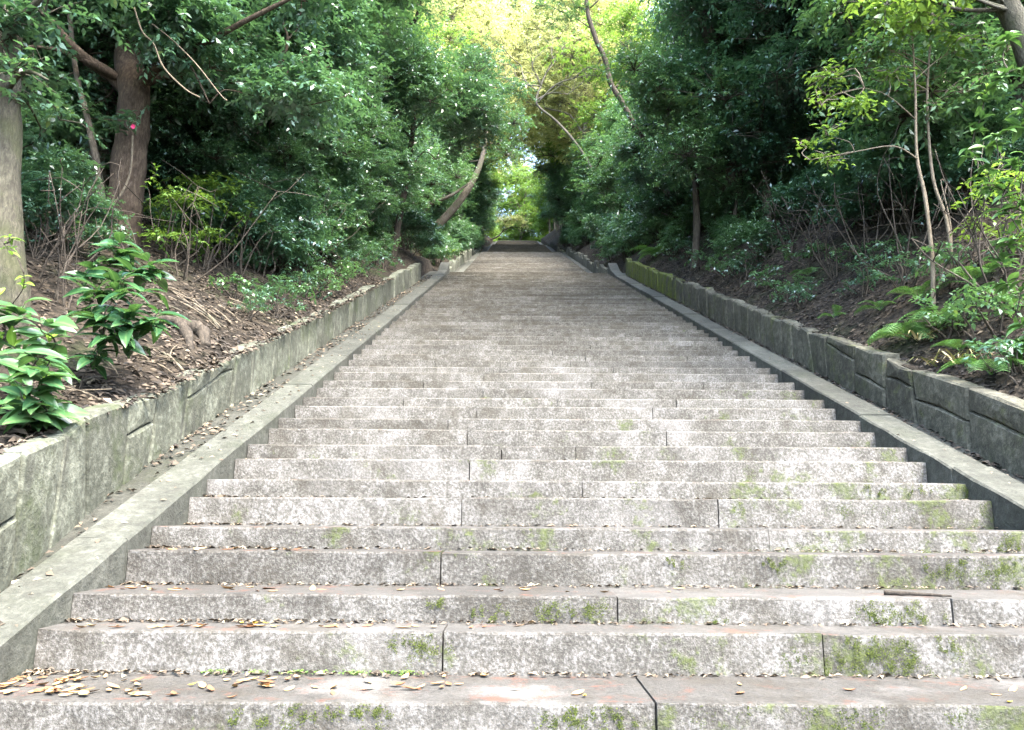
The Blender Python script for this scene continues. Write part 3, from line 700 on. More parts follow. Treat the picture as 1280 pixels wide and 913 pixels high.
# ------------------------------------------------------------------ trees whose stems show
def stem_tree(name, label, cat, base_px, path, rads, bark, leafm, limbs=(), blobs=(), n_leaf=0, leaf=.08, wr=.45, group=None, seed=1, base_xy=None, tintc=.42, Y=None, per=11, twigs=250):
    """path: pixels (u, v[, dY]) of the stem above its base; blobs: (u, v, dY, r); limbs: lists of pixels starting on the stem"""
    rng = np.random.default_rng(seed)
    b = Vector((base_xy[0], base_xy[1], ground(*base_xy))) if base_xy else hit(*base_px)
    Yb = Y or b.y
    def q(t): return P(t[0], t[1], Yb + (t[2] if len(t) > 2 else 0)) - b
    root = empty(name, b); tag(root, label, cat, group)
    pts = smooth_path([Vector((0, 0, -.3))] + ([Vector((0, 0, .02))] if not base_xy else []) + [q(t) for t in path], 5)
    n = len(pts); rr = [float(np.interp(i/(n-1), np.linspace(0, 1, len(rads)), rads)) for i in range(n)]
    rr[0] *= 1.3; rr[1] *= 1.2
    rr = [r*(1 + rng.normal(0, .03)) for r in rr]
    tr = Bag().add(tube(pts, rr, 12 if rads[0] > .08 else 7, wob=.05)).obj('trunk', bark, root)
    br = Bag()
    for L_ in limbs:
        r0 = L_[0]; lp = smooth_path([q(t) for t in L_[1:]], 4)
        br.add(tube(lp, [r0*(1 - .75*i/(len(lp)-1)) for i in range(len(lp))], 6))
    if blobs:
        bl = [(*q(t[:3]), t[3], .75) for t in blobs]
        V, F_, tint, c, td, tl = spray(bl, n_leaf, leaf, wr, rng, tintc=tintc, per=per)
        anchors = [v for v in pts[n//3:]] + [q(t) for L_ in limbs for t in L_[2:]]
        for w in bl:
            e = Vector(w[:3]); a = min(anchors, key=lambda z: (z-e).length)
            lp = limb(a, e, rng, .05); d = (e-a).length
            br.add(tube(lp, [max(.006, .02*min(1.5, d/1.5))*(1 - .75*i/(len(lp)-1)) for i in range(len(lp))], 5))
        B_ = np.asarray(bl)
        for k in rng.choice(len(c), min(len(c), twigs), replace=False):
            bc = B_[np.argmin(((B_[:, :3]-c[k])**2).sum(1)), :3]
            br.add(tube([bc, bc*.4 + c[k]*.6 + np.array([0, 0, .03]), c[k] + td[k]*tl[k]*.4], [.010, .007, .003], 3, cap=False))
        link('crown', mesh('crown', V, F_, leafm, tint), root)
    if br.V: br.obj('branches', bark, root)
    return root, b
rg = np.random.default_rng(77)
def spread(u0, u1, v0, v1, n, d0, d1, r0, r1): return [(rg.uniform(u0, u1), rg.uniform(v0, v1), rg.uniform(d0, d1), rg.uniform(r0, r1)) for _ in range(n)]
CAM_TREE, CB = stem_tree('camellia_tree', 'thick brown forked camellia trunk with dark glossy canopy and one pink flower', 'tree', (150, 300),
    [(156, 250), (164, 180), (168, 120), (160, 60, .3), (175, 0, .5), (190, -90, .6)], [.25, .235, .22, .21, .19, .10, .05], MAT['bark_brown'], MAT['leaf_dark'],
    limbs=[(.11, (168, 125), (140, 96), (100, 68, -.4), (60, 22, -.7), (30, -20, -.9)), (.06, (150, 100), (115, 80, -.3), (70, 62, -.5), (25, 58, -.6)),
           (.09, (168, 115), (195, 85, -.2), (225, 72, -.4), (300, 30, -.8), (380, -10, -1)), (.07, (172, 110), (210, 95, .2), (270, 100, .3), (340, 110, .2)), (.03, (190, 40), (230, 70, -.5), (262, 130, -.7))],
    blobs=spread(180, 430, -70, 60, 22, -1.2, 1.6, .45, .8) + spread(200, 420, 60, 150, 16, -.6, 1.8, .35, .6) + spread(30, 180, -70, 40, 10, -1.0, 1.2, .4, .7) + spread(20, 130, 60, 170, 7, -.2, 1.4, .3, .5) + [(158, 148, -.45, .13), (150, 160, -.4, .10), (176, 140, -.45, .10)],
    n_leaf=48000, leaf=.098, wr=.46, seed=5)
stem_tree('pale_barked_tree', 'broad pale yellowish trunk standing beside the forked brown camellia', 'tree', (6, 392), [(0, 300), (-3, 200), (0, 80), (8, -60), (12, -220)],
    [.19, .175, .17, .165, .15, .10], MAT['bark_pale'], MAT['leaf_dark'], limbs=[(.05, (4, 60), (30, 20, -.3), (80, -30, -.5)), (.03, (4, 120), (30, 90, -.3), (60, 100, -.5))],
    blobs=[(15, 90, -.35, .26), (35, 130, .1, .22), (60, 95, .3, .24), (5, 40, -.3, .3), (55, 20, -.2, .35), (100, -40, 0, .5), (-60, -60, 0, .7), (-40, 60, .2, .5), (30, -150, .2, .9), (120, -160, .3, .8), (75, 150, 1.0, .24), (40, 180, 1.2, .22)], n_leaf=9500, leaf=.085, seed=6)
stem_tree('slender_tree', 'thin grey leaning stem behind the forked brown camellia', 'tree', (132, 300), [(125, 230), (112, 160), (95, 90), (85, 0)], [.055, .05, .045, .04, .025], MAT['bark_grey'], MAT['leaf_dark'],
    blobs=spread(40, 180, -60, 150, 8, -.3, 1, .5, .8), n_leaf=9000, seed=7)
stem_tree('slender_tree', 'straight grey trunk rising out of dense evergreens, slightly leaning', 'tree', None, [(412, 260), (422, 130), (430, 60), (440, -30), (448, -120)], [.20, .18, .16, .15, .14, .12], MAT['bark_grey'], MAT['leaf_dark'],
    blobs=spread(360, 520, -160, -40, 8, -1, 1, .8, 1.2), n_leaf=9000, leaf=.10, seed=8, base_xy=(-5.2, 21.5), Y=21)
stem_tree('slender_tree', 'pale forked upper trunk above the dense evergreens by the first landing', 'tree', None, [(486, 230), (490, 130), (498, 60), (506, 10), (520, -60)], [.22, .2, .17, .15, .13, .11], MAT['bark_pale'], MAT['leaf_mid'],
    limbs=[(.08, (496, 60), (520, 20), (532, -30))], blobs=spread(470, 560, -140, -30, 7, -1, 1, .8, 1.3) + spread(540, 650, -30, 35, 9, -1, 1, .45, .8), n_leaf=11000, leaf=.11, seed=9, base_xy=(-4.9, 30), Y=29.6)
stem_tree('slender_tree', 'thin dark crooked stem in front of the pale curved bough', 'tree', (492, 320), [(498, 280), (508, 225), (516, 165), (522, 110)], [.11, .10, .09, .075, .05], MAT['bark_dark'], MAT['leaf_dark'],
    limbs=[(.03, (510, 215), (530, 190), (545, 200)), (.035, (516, 165), (540, 140), (575, 130, -.3)), (.03, (515, 175), (490, 150), (470, 140))],
    blobs=spread(450, 610, 60, 150, 20, -2.2, 1.2, .6, 1.0) + spread(560, 655, 110, 170, 9, -1, 2, .5, .8) + spread(530, 600, 150, 195, 3, 0, 2, .4, .5), n_leaf=36000, leaf=.095, seed=10)
stem_tree('leaning_tree', 'pale curved bough arching toward the upper flight from a leaning trunk', 'tree', (528, 312), [(545, 285), (566, 262), (588, 232), (602, 200), (608, 165)], [.24, .22, .20, .17, .13, .08], MAT['bark_grey'], MAT['leaf_mid'],
    limbs=[(.17, (532, 306), (525, 286, -.3), (534, 259, -.7), (565, 244, -.9), (586, 229, -.4))], blobs=spread(560, 650, 150, 235, 7, -1, 3, .6, 1.0), n_leaf=9000, leaf=.10, seed=11)
stem_tree('leaning_tree', 'dark bare trunk leaning diagonally over the stairs from the steep bank', 'tree', (846, 292), [(828, 222), (812, 188), (797, 165), (780, 132), (764, 105), (757, 76), (746, 52), (736, 22), (733, 0), (727, -60)], [.10, .098, .092, .085, .08, .07, .05], MAT['bark_dark'], MAT['leaf_mid'],
    limbs=[(.03, (770, 110), (780, 100), (800, 128)), (.03, (745, 40), (730, 30), (715, 20)), (.03, (738, 10), (760, -10), (790, -30))], blobs=spread(690, 860, -150, -30, 8, -1, 2, .5, .9) + [(725, 10, 0, .3), (712, 24, 0, .3), (700, 0, 0, .4), (690, 30, .3, .3), (675, 8, .5, .4)], n_leaf=9000, leaf=.085, seed=12)
RT, RTB = stem_tree('crooked_tree', 'thick dark crooked trunk with a broken limb above the steep bank', 'tree', (925, 300), [(915, 200), (905, 110), (886, 42), (872, 5), (866, -50)], [.22, .2, .18, .17, .15, .13], MAT['bark_dark'], MAT['leaf_mid'],
    limbs=[(.09, (887, 45), (915, 48), (948, 62)), (.06, (905, 100), (908, 30), (900, -40)), (.05, (905, 110), (950, 60), (1000, 20))], blobs=spread(820, 1000, -120, -10, 8, -1, 1.5, .6, 1.0) + spread(900, 1060, 60, 180, 10, -.8, 1.5, .45, .75), n_leaf=24000, leaf=.085, seed=13)
stem_tree('slender_tree', 'straight dark slim stem rising from the bank near the mossy end of the dark wall', 'tree', (868, 335), [(871, 280), (869, 210), (872, 140), (876, 80)], [.09, .085, .075, .06, .04], MAT['bark_dark'], MAT['leaf_mid'],
    blobs=spread(790, 930, 60, 200, 13, -1.5, 1, .5, .9), n_leaf=17000, leaf=.085, seed=14)
stem_tree('sapling', 'pale slender sapling with a long side twig among the ferns', 'sapling', (1167, 382), [(1165, 320), (1156, 245), (1146, 195), (1144, 110), (1140, 40)], [.028, .024, .021, .018, .013, .008], MAT['twig'], MAT['leaf_light'],
    limbs=[(.010, (1148, 200), (1118, 183, -.1), (1068, 190, -.2), (1012, 200, -.3)), (.008, (1145, 150), (1110, 120, -.2), (1080, 110, -.3)), (.007, (1144, 100), (1180, 70), (1220, 60))],
    blobs=spread(1050, 1200, 15, 60, 9, -.5, .5, .10, .18) + spread(1010, 1140, 60, 140, 9, -.5, .4, .08, .16) + spread(1000, 1060, 165, 205, 4, -.3, 0, .06, .12), n_leaf=1500, leaf=.085, seed=15, per=7, tintc=.55, twigs=120)
stem_tree('sapling', 'second pale sapling stem, dividing near the ground behind the ferns', 'sapling', (1192, 345), [(1183, 275), (1166, 222), (1159, 130), (1163, 50), (1170, -30)], [.024, .021, .018, .016, .012, .008], MAT['twig'], MAT['leaf_mid'],
    limbs=[(.012, (1190, 335), (1188, 280), (1176, 225), (1190, 240)), (.008, (1160, 140), (1200, 100), (1240, 90)), (.009, (1183, 300, .1), (1215, 260), (1240, 200))],
    blobs=spread(1080, 1260, 30, 150, 14, -.4, .5, .12, .24), n_leaf=1700, leaf=.085, seed=16, per=7, tintc=.5, twigs=120)
stem_tree('pale_barked_tree', 'pale leaning trunk crossing above the broad-leaved shrub on the steep bank', 'tree', None, [(1420, 380), (1330, 180), (1277, 45), (1240, -30), (1190, -130)], [.17, .15, .13, .12, .11, .08], MAT['bark_pale'], MAT['leaf_light'],
    base_xy=(6.9, 7.6), Y=7.4, blobs=spread(1060, 1290, -60, 12, 10, -1.2, .2, .16, .3) + spread(1100, 1300, -200, -90, 6, -.5, .5, .6, .9), n_leaf=5200, leaf=.09, wr=.55, seed=17, tintc=.6)
def bare_tree():
    rng = np.random.default_rng(18); x, y = 6.2, 40.; b = Vector((x, y, ground(x, y))); root = empty('bare_tree', b)
    tag(root, 'leafless grey tree whose branches cross the bright gap above the stairs', 'tree')
    q = lambda u, v, dy=0: P(u, v, y + dy) - b
    pts = smooth_path([(0, 0, -.3), q(752, 240), q(742, 215), q(722, 182), q(696, 152), q(671, 130), q(676, 108)], 5)
    Bag().add(tube(pts, [.10*(1 - .5*i/(len(pts)-1)) for i in range(len(pts))], 8, wob=.08)).obj('trunk', MAT['bark_grey'], root)
    br = Bag()
    def grow(a, d, l, r, depth):
        m = a + d*l*.5 + Vector(rng.normal(0, l*.08, 3)); e = a + d*l + Vector(rng.normal(0, l*.10, 3))
        br.add(tube(smooth_path([a, m, e], 3), [r*(1 - .5*i/6) for i in range(7)], 5))
        if depth == 0: return
        for k in range(3):
            st_ = [m, e, e][k]; nd = (d + Vector(rng.normal(0, .55, 3)) + Vector((0, 0, .08))).normalized(); grow(st_, nd, l*rng.uniform(.55, .8), r*.55, depth-1)
    for (u, v, l) in ((738, 84, 2.6), (636, 62, 2.4), (618, 108, 2.2), (705, 52, 2.4), (728, 104, 2.2), (655, 70, 2.2)):
        a = pts[-1 - int(rng.integers(0, 6))]; d = (q(u, v, rng.normal(0, .6)) - a); grow(a, d.normalized(), d.length*.62, .055, 3)
    br.obj('branches', MAT['bark_grey'], root)
bare_tree()
stem_tree('leaning_tree', 'small dark tree arching over the top of the stairs', 'tree', None, [(622, 296), (630, 288), (640, 284), (650, 285)], [.10, .09, .07, .03], MAT['bark_dark'], MAT['leaf_sun'], base_xy=(-3.3, 92), Y=92, blobs=[(632, 278, 0, 1.0), (645, 276, 0, 1.1), (656, 282, 0, .9)], n_leaf=1600, leaf=.2, seed=19)

# hanging vines
def vine(label, pts, Y, r, name='hanging_vine'):
    w = smooth_path([P(u, v, Y) for (u, v) in pts], 6); b = w[-1]
    o = Bag().add(tube([p - b for p in w], r, 5)).obj(name, MAT['twig'], None, loc=b); tag(o, label, 'vine', 'hanging vines')
vine('long pale vine hanging from the crooked trunk above the steep bank', [(876, -20), (886, 20), (893, 70), (903, 140), (913, 182), (935, 203), (968, 230)], RTB.y - .3, .014)
vine('pale creeper winding up the forked brown camellia trunk', [(166, 170), (163, 215), (150, 245), (128, 272), (122, 305), (128, 335)], CB.y - .35, .014, 'creeper')
vine('thin pale vine looping down through the camellia canopy', [(168, 10), (178, 40), (192, 55), (205, 85), (232, 112), (250, 122)], CB.y - 1.3, .010)
vine('second thin vine trailing across the camellia leaves', [(190, 30), (215, 50), (245, 80), (275, 118), (284, 126)], CB.y - 1.25, .008)

# camellia flowers
def blossom(u, v, Y, parent, pb):
    rng = np.random.default_rng(3); V = []; Fs = []
    c = P(u, v, Y) - pb
    for i in range(9):
        a = i*2.4; d = Vector((math.cos(a), -.6 + .2*(i % 3), math.sin(a))); s = Vector((-math.sin(a), 0, math.cos(a))); L_ = .032
        o = len(V); V += [c, c + d*L_*.6 + s*L_*.42, c + d*L_ + Vector((0, -.008, 0)), c + d*L_*.6 - s*L_*.42]; Fs.append((o, o+1, o+2, o+3))
    link('flower', pymesh('flower', V, Fs, MAT['flower']), parent)
MAT['flower'] = plain('pink_petals', (.62, .03, .13), (.80, .08, .22), .5)
blossom(167, 159, CB.y - .55, CAM_TREE, CB)
# ------------------------------------------------------------------ broad-leaved shrubs: every leaf a part
def big_leaf(name, mat, w=.36, curl=.25, ns=6):
    V = []; Fs = []
    for i in range(ns+1):
        t = i/ns; hw = w*.5*(math.sin(math.pi*min(1, t**.85*.97 + .03)))**.8 if 0 < i < ns else .004
        z = -curl*t*t + .05*math.sin(t*3); 
        V += [(-hw, t, z + hw*.35), (0, t, z), (hw, t, z + hw*.35)]
    for i in range(ns):
        a = i*3; Fs += [(a, a+1, a+4, a+3), (a+1, a+2, a+5, a+4)]
    return pymesh(name, V, Fs, mat, True)
MAT['big_dark'] = single_leaf_material('glossy_dark_broad_leaf', (.014, .05, .022), (.040, .105, .038), (.10, .18, .06), .22)
MAT['big_pale'] = single_leaf_material('fresh_broad_leaf', (.035, .10, .04), (.075, .165, .05), (.14, .22, .08), .30)
MAT['big_new'] = single_leaf_material('new_yellow_green_leaf', (.14, .27, .03), (.22, .36, .04), (.26, .38, .08), .35, .35)
MAT['big_olive'] = single_leaf_material('mid_green_broad_leaf', (.035, .10, .025), (.085, .18, .04), (.14, .22, .08), .35)
BIG = {k: [big_leaf('leaf', MAT[k], .42, .22), big_leaf('leaf', MAT[k], .46, .38), big_leaf('leaf', MAT[k], .38, .10)] for k in ('big_dark', 'big_pale', 'big_new', 'big_olive')}
def orient(pos, d, up, s):
    d = d.normalized(); x = d.cross(up)
    if x.length < 1e-3: x = Vector((1, 0, 0))
    x.normalize(); n = x.cross(d)
    return Matrix(((x.x*s, d.x*s, n.x*s, pos.x), (x.y*s, d.y*s, n.y*s, pos.y), (x.z*s, d.z*s, n.z*s, pos.z), (0, 0, 0, 1)))
def broad_shrub(name, label, base_px, tips, kind, leaf, nper, seed, new=0.0, stem=.006, Y=None):
    """tips: pixels (u, v, dY) where a stem ends in a whorl of leaves"""
    rng = np.random.default_rng(seed); b = hit(*base_px); root = empty(name, b); tag(root, label, 'shrub'); st = Bag()
    nodes = [Vector((0, 0, -.1))]
    for c in sorted([P(u, v, b.y + dy) - b for (u, v, dy) in tips], key=lambda q: q.length):
        a = min(nodes, key=lambda q: (q-c).length + (.25 if q.z > c.z else 0)); nodes.append(c)
        lp = limb(a, c, rng, .02)
        st.add(tube(lp, [stem*(1 - .6*j/(len(lp)-1)) for j in range(len(lp))], 5))
        ax = (lp[-1] - lp[-4]).normalized()
        isnew = rng.random() < new
        for i in range(nper + int(rng.integers(-1, 3))):
            az = i*2.4 + rng.normal(0, .25); f = rng.random()
            o = Vector((math.cos(az), math.sin(az), 0)); el = rng.uniform(-.55, .35)
            d = (o*math.cos(el) + Vector((0, 0, 1))*math.sin(el) + ax*.25)
            pos = c - ax*(.10*f*leaf/.18*2)
            up = (Vector((.15, -.45, 1)) + Vector(rng.normal(0, .28, 3))); kk = kind
            if isnew and i < 4: kk = 'big_new'; d = (o*.5 + Vector((0, 0, 1)))
            q = link('leaf', BIG[kk][int(rng.integers(3))], root)
            q.matrix_local = orient(pos, d, up, leaf*rng.uniform(.6, 1.12)*(.6 if kk == 'big_new' else 1))
    st.obj('stems', MAT['bark_dark'], root)
    return root
broad_shrub('broad_leaved_shrub', 'bright broad-leaved shrub with fresh pale shoots beside the pale wall', (28, 548),
    [(18, 395, -.1), (50, 410, 0), (62, 452, -.15), (30, 440, -.25), (12, 470, -.2), (48, 490, -.15), (20, 510, -.1), (66, 500, .05), (4, 425, .1), (-15, 380, 0), (-20, 450, -.1), (40, 525, 0), (30, 380, .1), (70, 430, .1), (58, 470, -.2), (25, 490, -.3), (-5, 540, -.1), (15, 545, -.15), (60, 520, -.1), (40, 460, .1), (5, 365, .15), (-30, 500, 0)], 'big_pale', .20, 9, 41, .5)
broad_shrub('broad_leaved_shrub', 'dark glossy broad-leaved shrub drooping in front of the brown camellia trunk', (96, 486),
    [(155, 312, .25), (185, 320, .2), (120, 370, .1), (150, 350, 0), (185, 365, .05), (200, 388, 0), (165, 395, -.1), (130, 395, -.05), (150, 425, -.1), (108, 362, .2), (185, 345, .2), (140, 330, .3), (175, 410, .1), (128, 425, .05), (140, 375, -.1), (165, 375, -.1), (165, 340, .1), (195, 335, .1), (118, 345, .2), (150, 300, .3), (190, 405, 0), (140, 410, -.15), (110, 390, .1)], 'big_dark', .21, 9, 42, .0)
broad_shrub('broad_leaved_shrub', 'tall mid-green broad-leaved shrub with pale veins above the fern clump', (1262, 470),
    [(1262, 90, .1), (1235, 110, .2), (1275, 130, -.1), (1228, 145, .3), (1255, 165, 0), (1280, 190, -.2), (1240, 205, .1), (1222, 215, .3), (1265, 225, -.1), (1290, 250, -.2), (1252, 262, 0), (1238, 240, .2), (1275, 290, -.1), (1298, 330, -.2), (1256, 320, .1),
     (1280, 350, -.15), (1245, 355, .15), (1270, 395, -.05), (1292, 420, -.1), (1215, 180, .4), (1290, 80, 0), (1300, 150, -.1), (1260, 45, .2), (1300, 40, .1), (1268, 430, 0)], 'big_olive', .155, 11, 43, .12)
broad_shrub('broad_leaved_shrub', 'small yellow-green shoot growing against the brown camellia trunk', (168, 322),
    [(188, 202, -.1), (196, 214, 0), (182, 225, -.1), (192, 290, -.2), (180, 300, -.1)], 'big_new', .14, 5, 44)
broad_shrub('broad_leaved_shrub', 'pale narrow-leaved shoot in front of the broad pale trunk', (14, 400),
    [(12, 288, -.3), (22, 300, -.35), (5, 305, -.3), (30, 342, -.4)], 'big_new', .15, 5, 45)
# generic plants placed where they show
def at_px(k, u, v, sc, label, cat, group=None, rz=0.):
    h = hit(u, v); return place(k, h.x, h.y, rz, sc, label, cat, group, dz=-.02)
at_px(S4, 250, 335, 1.25, 'light green airy shrub behind the dark drooping broad-leaved shrub', 'shrub')
at_px(S4, 215, 330, .9, 'smaller light green shrub at the foot of the camellia trunk', 'shrub', None, 2.)
at_px(S4, 545, 333, 1.1, 'bright green shrub filling the gap at the upper end of the pale wall', 'shrub', None, 1.)
at_px(S4, 1270, 330, .9, 'light green young shrub below the tall broad-leaved shrub', 'shrub', None, 3.)
for i, (u, v, s) in enumerate(((338, 392, 1.0), (355, 380, 1.1), (378, 372, 1.0), (395, 368, 1.2), (312, 398, .7), (425, 352, 1.3), (440, 345, 1.4), (410, 360, 1.2), (455, 338, 1.5), (290, 372, .9), (470, 332, 1.6))):
    at_px(G1 if i % 2 else G2, u, v, s, 'low leafy plant on the soil along the top of the pale wall', 'plant', 'low plants along the pale wall', i*1.3)
for i, (u, v, s) in enumerate(((1000, 385, .9), (985, 375, 1.0), (960, 360, 1.0), (930, 350, 1.1), (905, 345, 1.2), (880, 335, 1.2), (1085, 365, .9), (1210, 400, 1.1), (1190, 420, .9), (1140, 360, 1.0), (1060, 330, .9), (1010, 330, 1.1), (860, 325, 1.3), (840, 322, 1.4), (1240, 420, 1.2), (1265, 480, 1.0), (1205, 350, 1.2), (1110, 330, 1.0), (960, 320, 1.2))):
    at_px(G1 if i % 3 else G2, u, v, s, 'small leafy plant scattered on the steep brown bank above the dark wall', 'plant', 'small plants on the steep bank', i*1.7)

for i, (k, u, v, sc) in enumerate(((S1, 82, 318, .6), (S3, 60, 305, .6), (S1, 42, 322, .55), (S2, 240, 312, .7), (S1, 285, 335, .7), (S1, 320, 330, .8))):
    at_px(k, u, v, sc, 'dark leafy shrub on the bank round the feet of the camellia and pale trunks', 'shrub', 'shrubs round the camellia', i*1.9)
for i, (x, y, sc) in enumerate(((-8.3, 11.6, .7), (-7.9, 13.4, .7), (-9.3, 10.2, .8))):
    place(A1, x, y, i*2.1, sc, 'young evergreen filling the gap behind the camellia and pale trunks', 'tree', 'young evergreens behind the camellia')
# ferns
def frond_mesh(seed, L_=1.0):
    rng = np.random.default_rng(seed); V = []; Fs = []; T_ = []
    npn = 15
    def rach(t): return Vector((0, t*.88*L_, .95*t - .98*t*t)) * 1.0
    for i in range(npn):
        t = .14 + .86*i/npn; pl = .30*math.sin(math.pi*(.20 + .80*(1-t)))**.8*(1 - .55*t) + .02
        o = rach(t); fw = (rach(t+.03) - rach(t)).normalized()
        for sg in (-1, 1):
            d = (Vector((sg, 0, -.10)) + fw*.45).normalized(); nl_ = 7
            for j in range(nl_):
                a = (j+.3)/nl_; ll = pl*.26*(1 - .75*a) + .006
                for s2 in (-1, 1):
                    pos = o + d*pl*a - Vector((0, 0, .10*pl*a*a)); e = (fw*s2 + d*.55).normalized(); sd = e.cross(Vector((0, 0, 1))).normalized()
                    k = len(V); V += [pos, pos + e*ll*.5 + sd*ll*.24, pos + e*ll, pos + e*ll*.5 - sd*ll*.24]; Fs.append((k, k+1, k+2, k+3)); T_.append(min(1, max(0, .45 + rng.normal(0, .12))))
    rp = [rach(t/8) for t in range(9)]; a, b = tube(rp, [.010*(1 - .8*i/8) for i in range(9)], 4); k = len(V); V += a; Fs += [tuple(q + k for q in f) for f in b]; T_ += [.7]*len(b)
    me = pymesh('frond', V, Fs, MAT['fern']); at = me.attributes.new('tint', 'FLOAT', 'FACE'); at.data.foreach_set('value', np.array(T_, np.float32)); return me
FERN_S = 1.1
FR = [frond_mesh(s) for s in (1, 2, 3)]
def fern(u, v, size, n, label, seed, az0=-1.57, arc=2.6):
    rng = np.random.default_rng(seed); b = hit(u, v); root = empty('fern', b); tag(root, label, 'fern', 'ferns on the banks')
    for i in range(n):
        az = az0 + arc*((i+.5)/n - .5) + rng.normal(0, .12)
        q = link('frond', FR[i % 3], root); s = FERN_S*size*rng.uniform(.7, 1.1)
        q.rotation_euler = (rng.normal(.05, .15), rng.normal(0, .12), az - math.pi/2); q.scale = (s, s, s)
fern(1135, 425, .50, 9, 'large bright green fern overhanging the dark wall', 51, -2.0, 4.0)
fern(1178, 405, .42, 7, 'mid-sized fern at the foot of the pale slender sapling', 52, -1.9, 4.5)
fern(1240, 470, .42, 7, 'fern hanging over the near end of the dark wall beside dry grass blades', 53, -2.0, 4.0)
fern(1043, 398, .26, 6, 'small lone bright fern on the brown bank', 54, -1.6, 5.5)
fern(1100, 388, .28, 6, 'small yellowish fern above the large overhanging fern', 55, -1.6, 5.5)
fern(1200, 440, .36, 6, 'fern wedged between the dry grass and the dark wall', 56, -1.9, 4.0)
fern(1010, 345, .35, 7, 'dark fern in the shade higher up the steep bank', 57, -1.7, 5)
fern(1215, 355, .45, 7, 'fern behind the second sapling on the steep bank', 58, -1.7, 5)
fern(820, 322, .8, 9, 'broad fern spilling above the mossy end of the dark wall', 59, -2.2, 4.5)
fern(1150, 375, .40, 6, 'dim fern behind the pale slender sapling', 60, -1.7, 5)

# dry bamboo grass
def grass_tuft(name, u, v, n, L_, mat, label, seed, cat='grass'):
    rng = np.random.default_rng(seed); b = hit(u, v) if v < 560 else P(u, v, 5.6); V = []; Fs = []; T_ = []
    for i in range(n):
        az = rng.uniform(0, 6.28); o = Vector((rng.normal(0, .12), rng.normal(0, .10), 0)); l = L_*rng.uniform(.5, 1.2); h = rng.uniform(.3, 1.0)
        d = Vector((math.cos(az), math.sin(az), 0)); s = Vector((-d.y, d.x, 0)); w = .010*rng.uniform(.6, 1.4); tt = rng.random(); pts = []
        for j in range(5):
            t = j/4; pts.append(o + d*l*t*.8 + Vector((0, 0, l*(h*t - .9*h*t*t*t)))); 
        for j in range(4):
            w0, w1 = w*(1 - .9*(j/4)**2), w*(1 - .97*((j+1)/4)**2); k = len(V)
            V += [pts[j] - s*w0, pts[j] + s*w0, pts[j+1] + s*w1, pts[j+1] - s*w1]; Fs.append((k, k+1, k+2, k+3)); T_.append(tt)
    me = pymesh(name, V, Fs, mat); at = me.attributes.new('tint', 'FLOAT', 'FACE'); at.data.foreach_set('value', np.array(T_, np.float32))
    o = link(name, me, None, b); tag(o, label, cat); return o
MAT['dry'] = plain('dry_grass_blades', [(0, (.10, .14, .03)), (.4, (.28, .24, .10)), (1, (.50, .40, .22))], None, .7, tint=True)
MAT['blade'] = plain('green_blades', [(0, (.03, .10, .03)), (1, (.10, .22, .05))], None, .5, tint=True)
grass_tuft('dry_grass', 1205, 455, 44, .34, MAT['dry'], 'tangle of dry straw-coloured grass blades above the dark wall', 61)
grass_tuft('dry_grass', 1165, 425, 18, .30, MAT['dry'], 'few dry blades poking out below the pale slender sapling', 62)
b_ = grass_tuft('grass_tuft', 1262, 590, 16, .16, MAT['blade'], 'small green grass tuft growing out of the gutter below the dark wall', 63); b_.location = (XR + .40, 5.25, base(5.25) + .0)

# bare stems and dead twigs in the dark understory
def dead_shrub(u, v, H, n, label, seed, mat):
    rng = np.random.default_rng(seed); b = hit(u, v); bag = Bag()
    for i in range(n):
        e = Vector((rng.normal(0, H*.35), rng.normal(0, H*.25), H*rng.uniform(.6, 1.1))); lp = limb((rng.normal(0, .05), rng.normal(0, .05), -.1), e, rng, .0)
        bag.add(tube(lp, [.012*(1 - .7*j/(len(lp)-1)) for j in range(len(lp))], 4))
        for k in range(4):
            a = lp[int(rng.integers(3, len(lp)))]; q = a + Vector(rng.normal(0, H*.18, 3)); bag.add(tube([a, a.lerp(q, .5) + Vector(rng.normal(0, .03, 3)), q], [.006, .005, .003], 3))
    o = bag.obj('bare_shrub', mat, None, loc=b); tag(o, label, 'shrub', 'bare twiggy shrubs under the trees')
i = 0
for (u, v, H) in ((1090, 340, 1.5), (1045, 345, 1.3), (1130, 345, 1.6), (1225, 340, 1.4), (990, 320, 1.5), (1260, 380, 1.3)):
    i += 1; dead_shrub(u, v, H, 6, 'leafless brown twiggy shrub in the dark under the trees on the steep bank', 70 + i, MAT['bark_dark'])
for (u, v, H) in ((75, 380, 1.2), (230, 350, 1.3), (300, 345, 1.3), (345, 340, 1.5), (60, 350, 1.2), (385, 335, 1.5)):
    i += 1; dead_shrub(u, v, H, 5, 'leafless brown twiggy shrub behind the pale wall bank', 70 + i, MAT['bark_dark'])

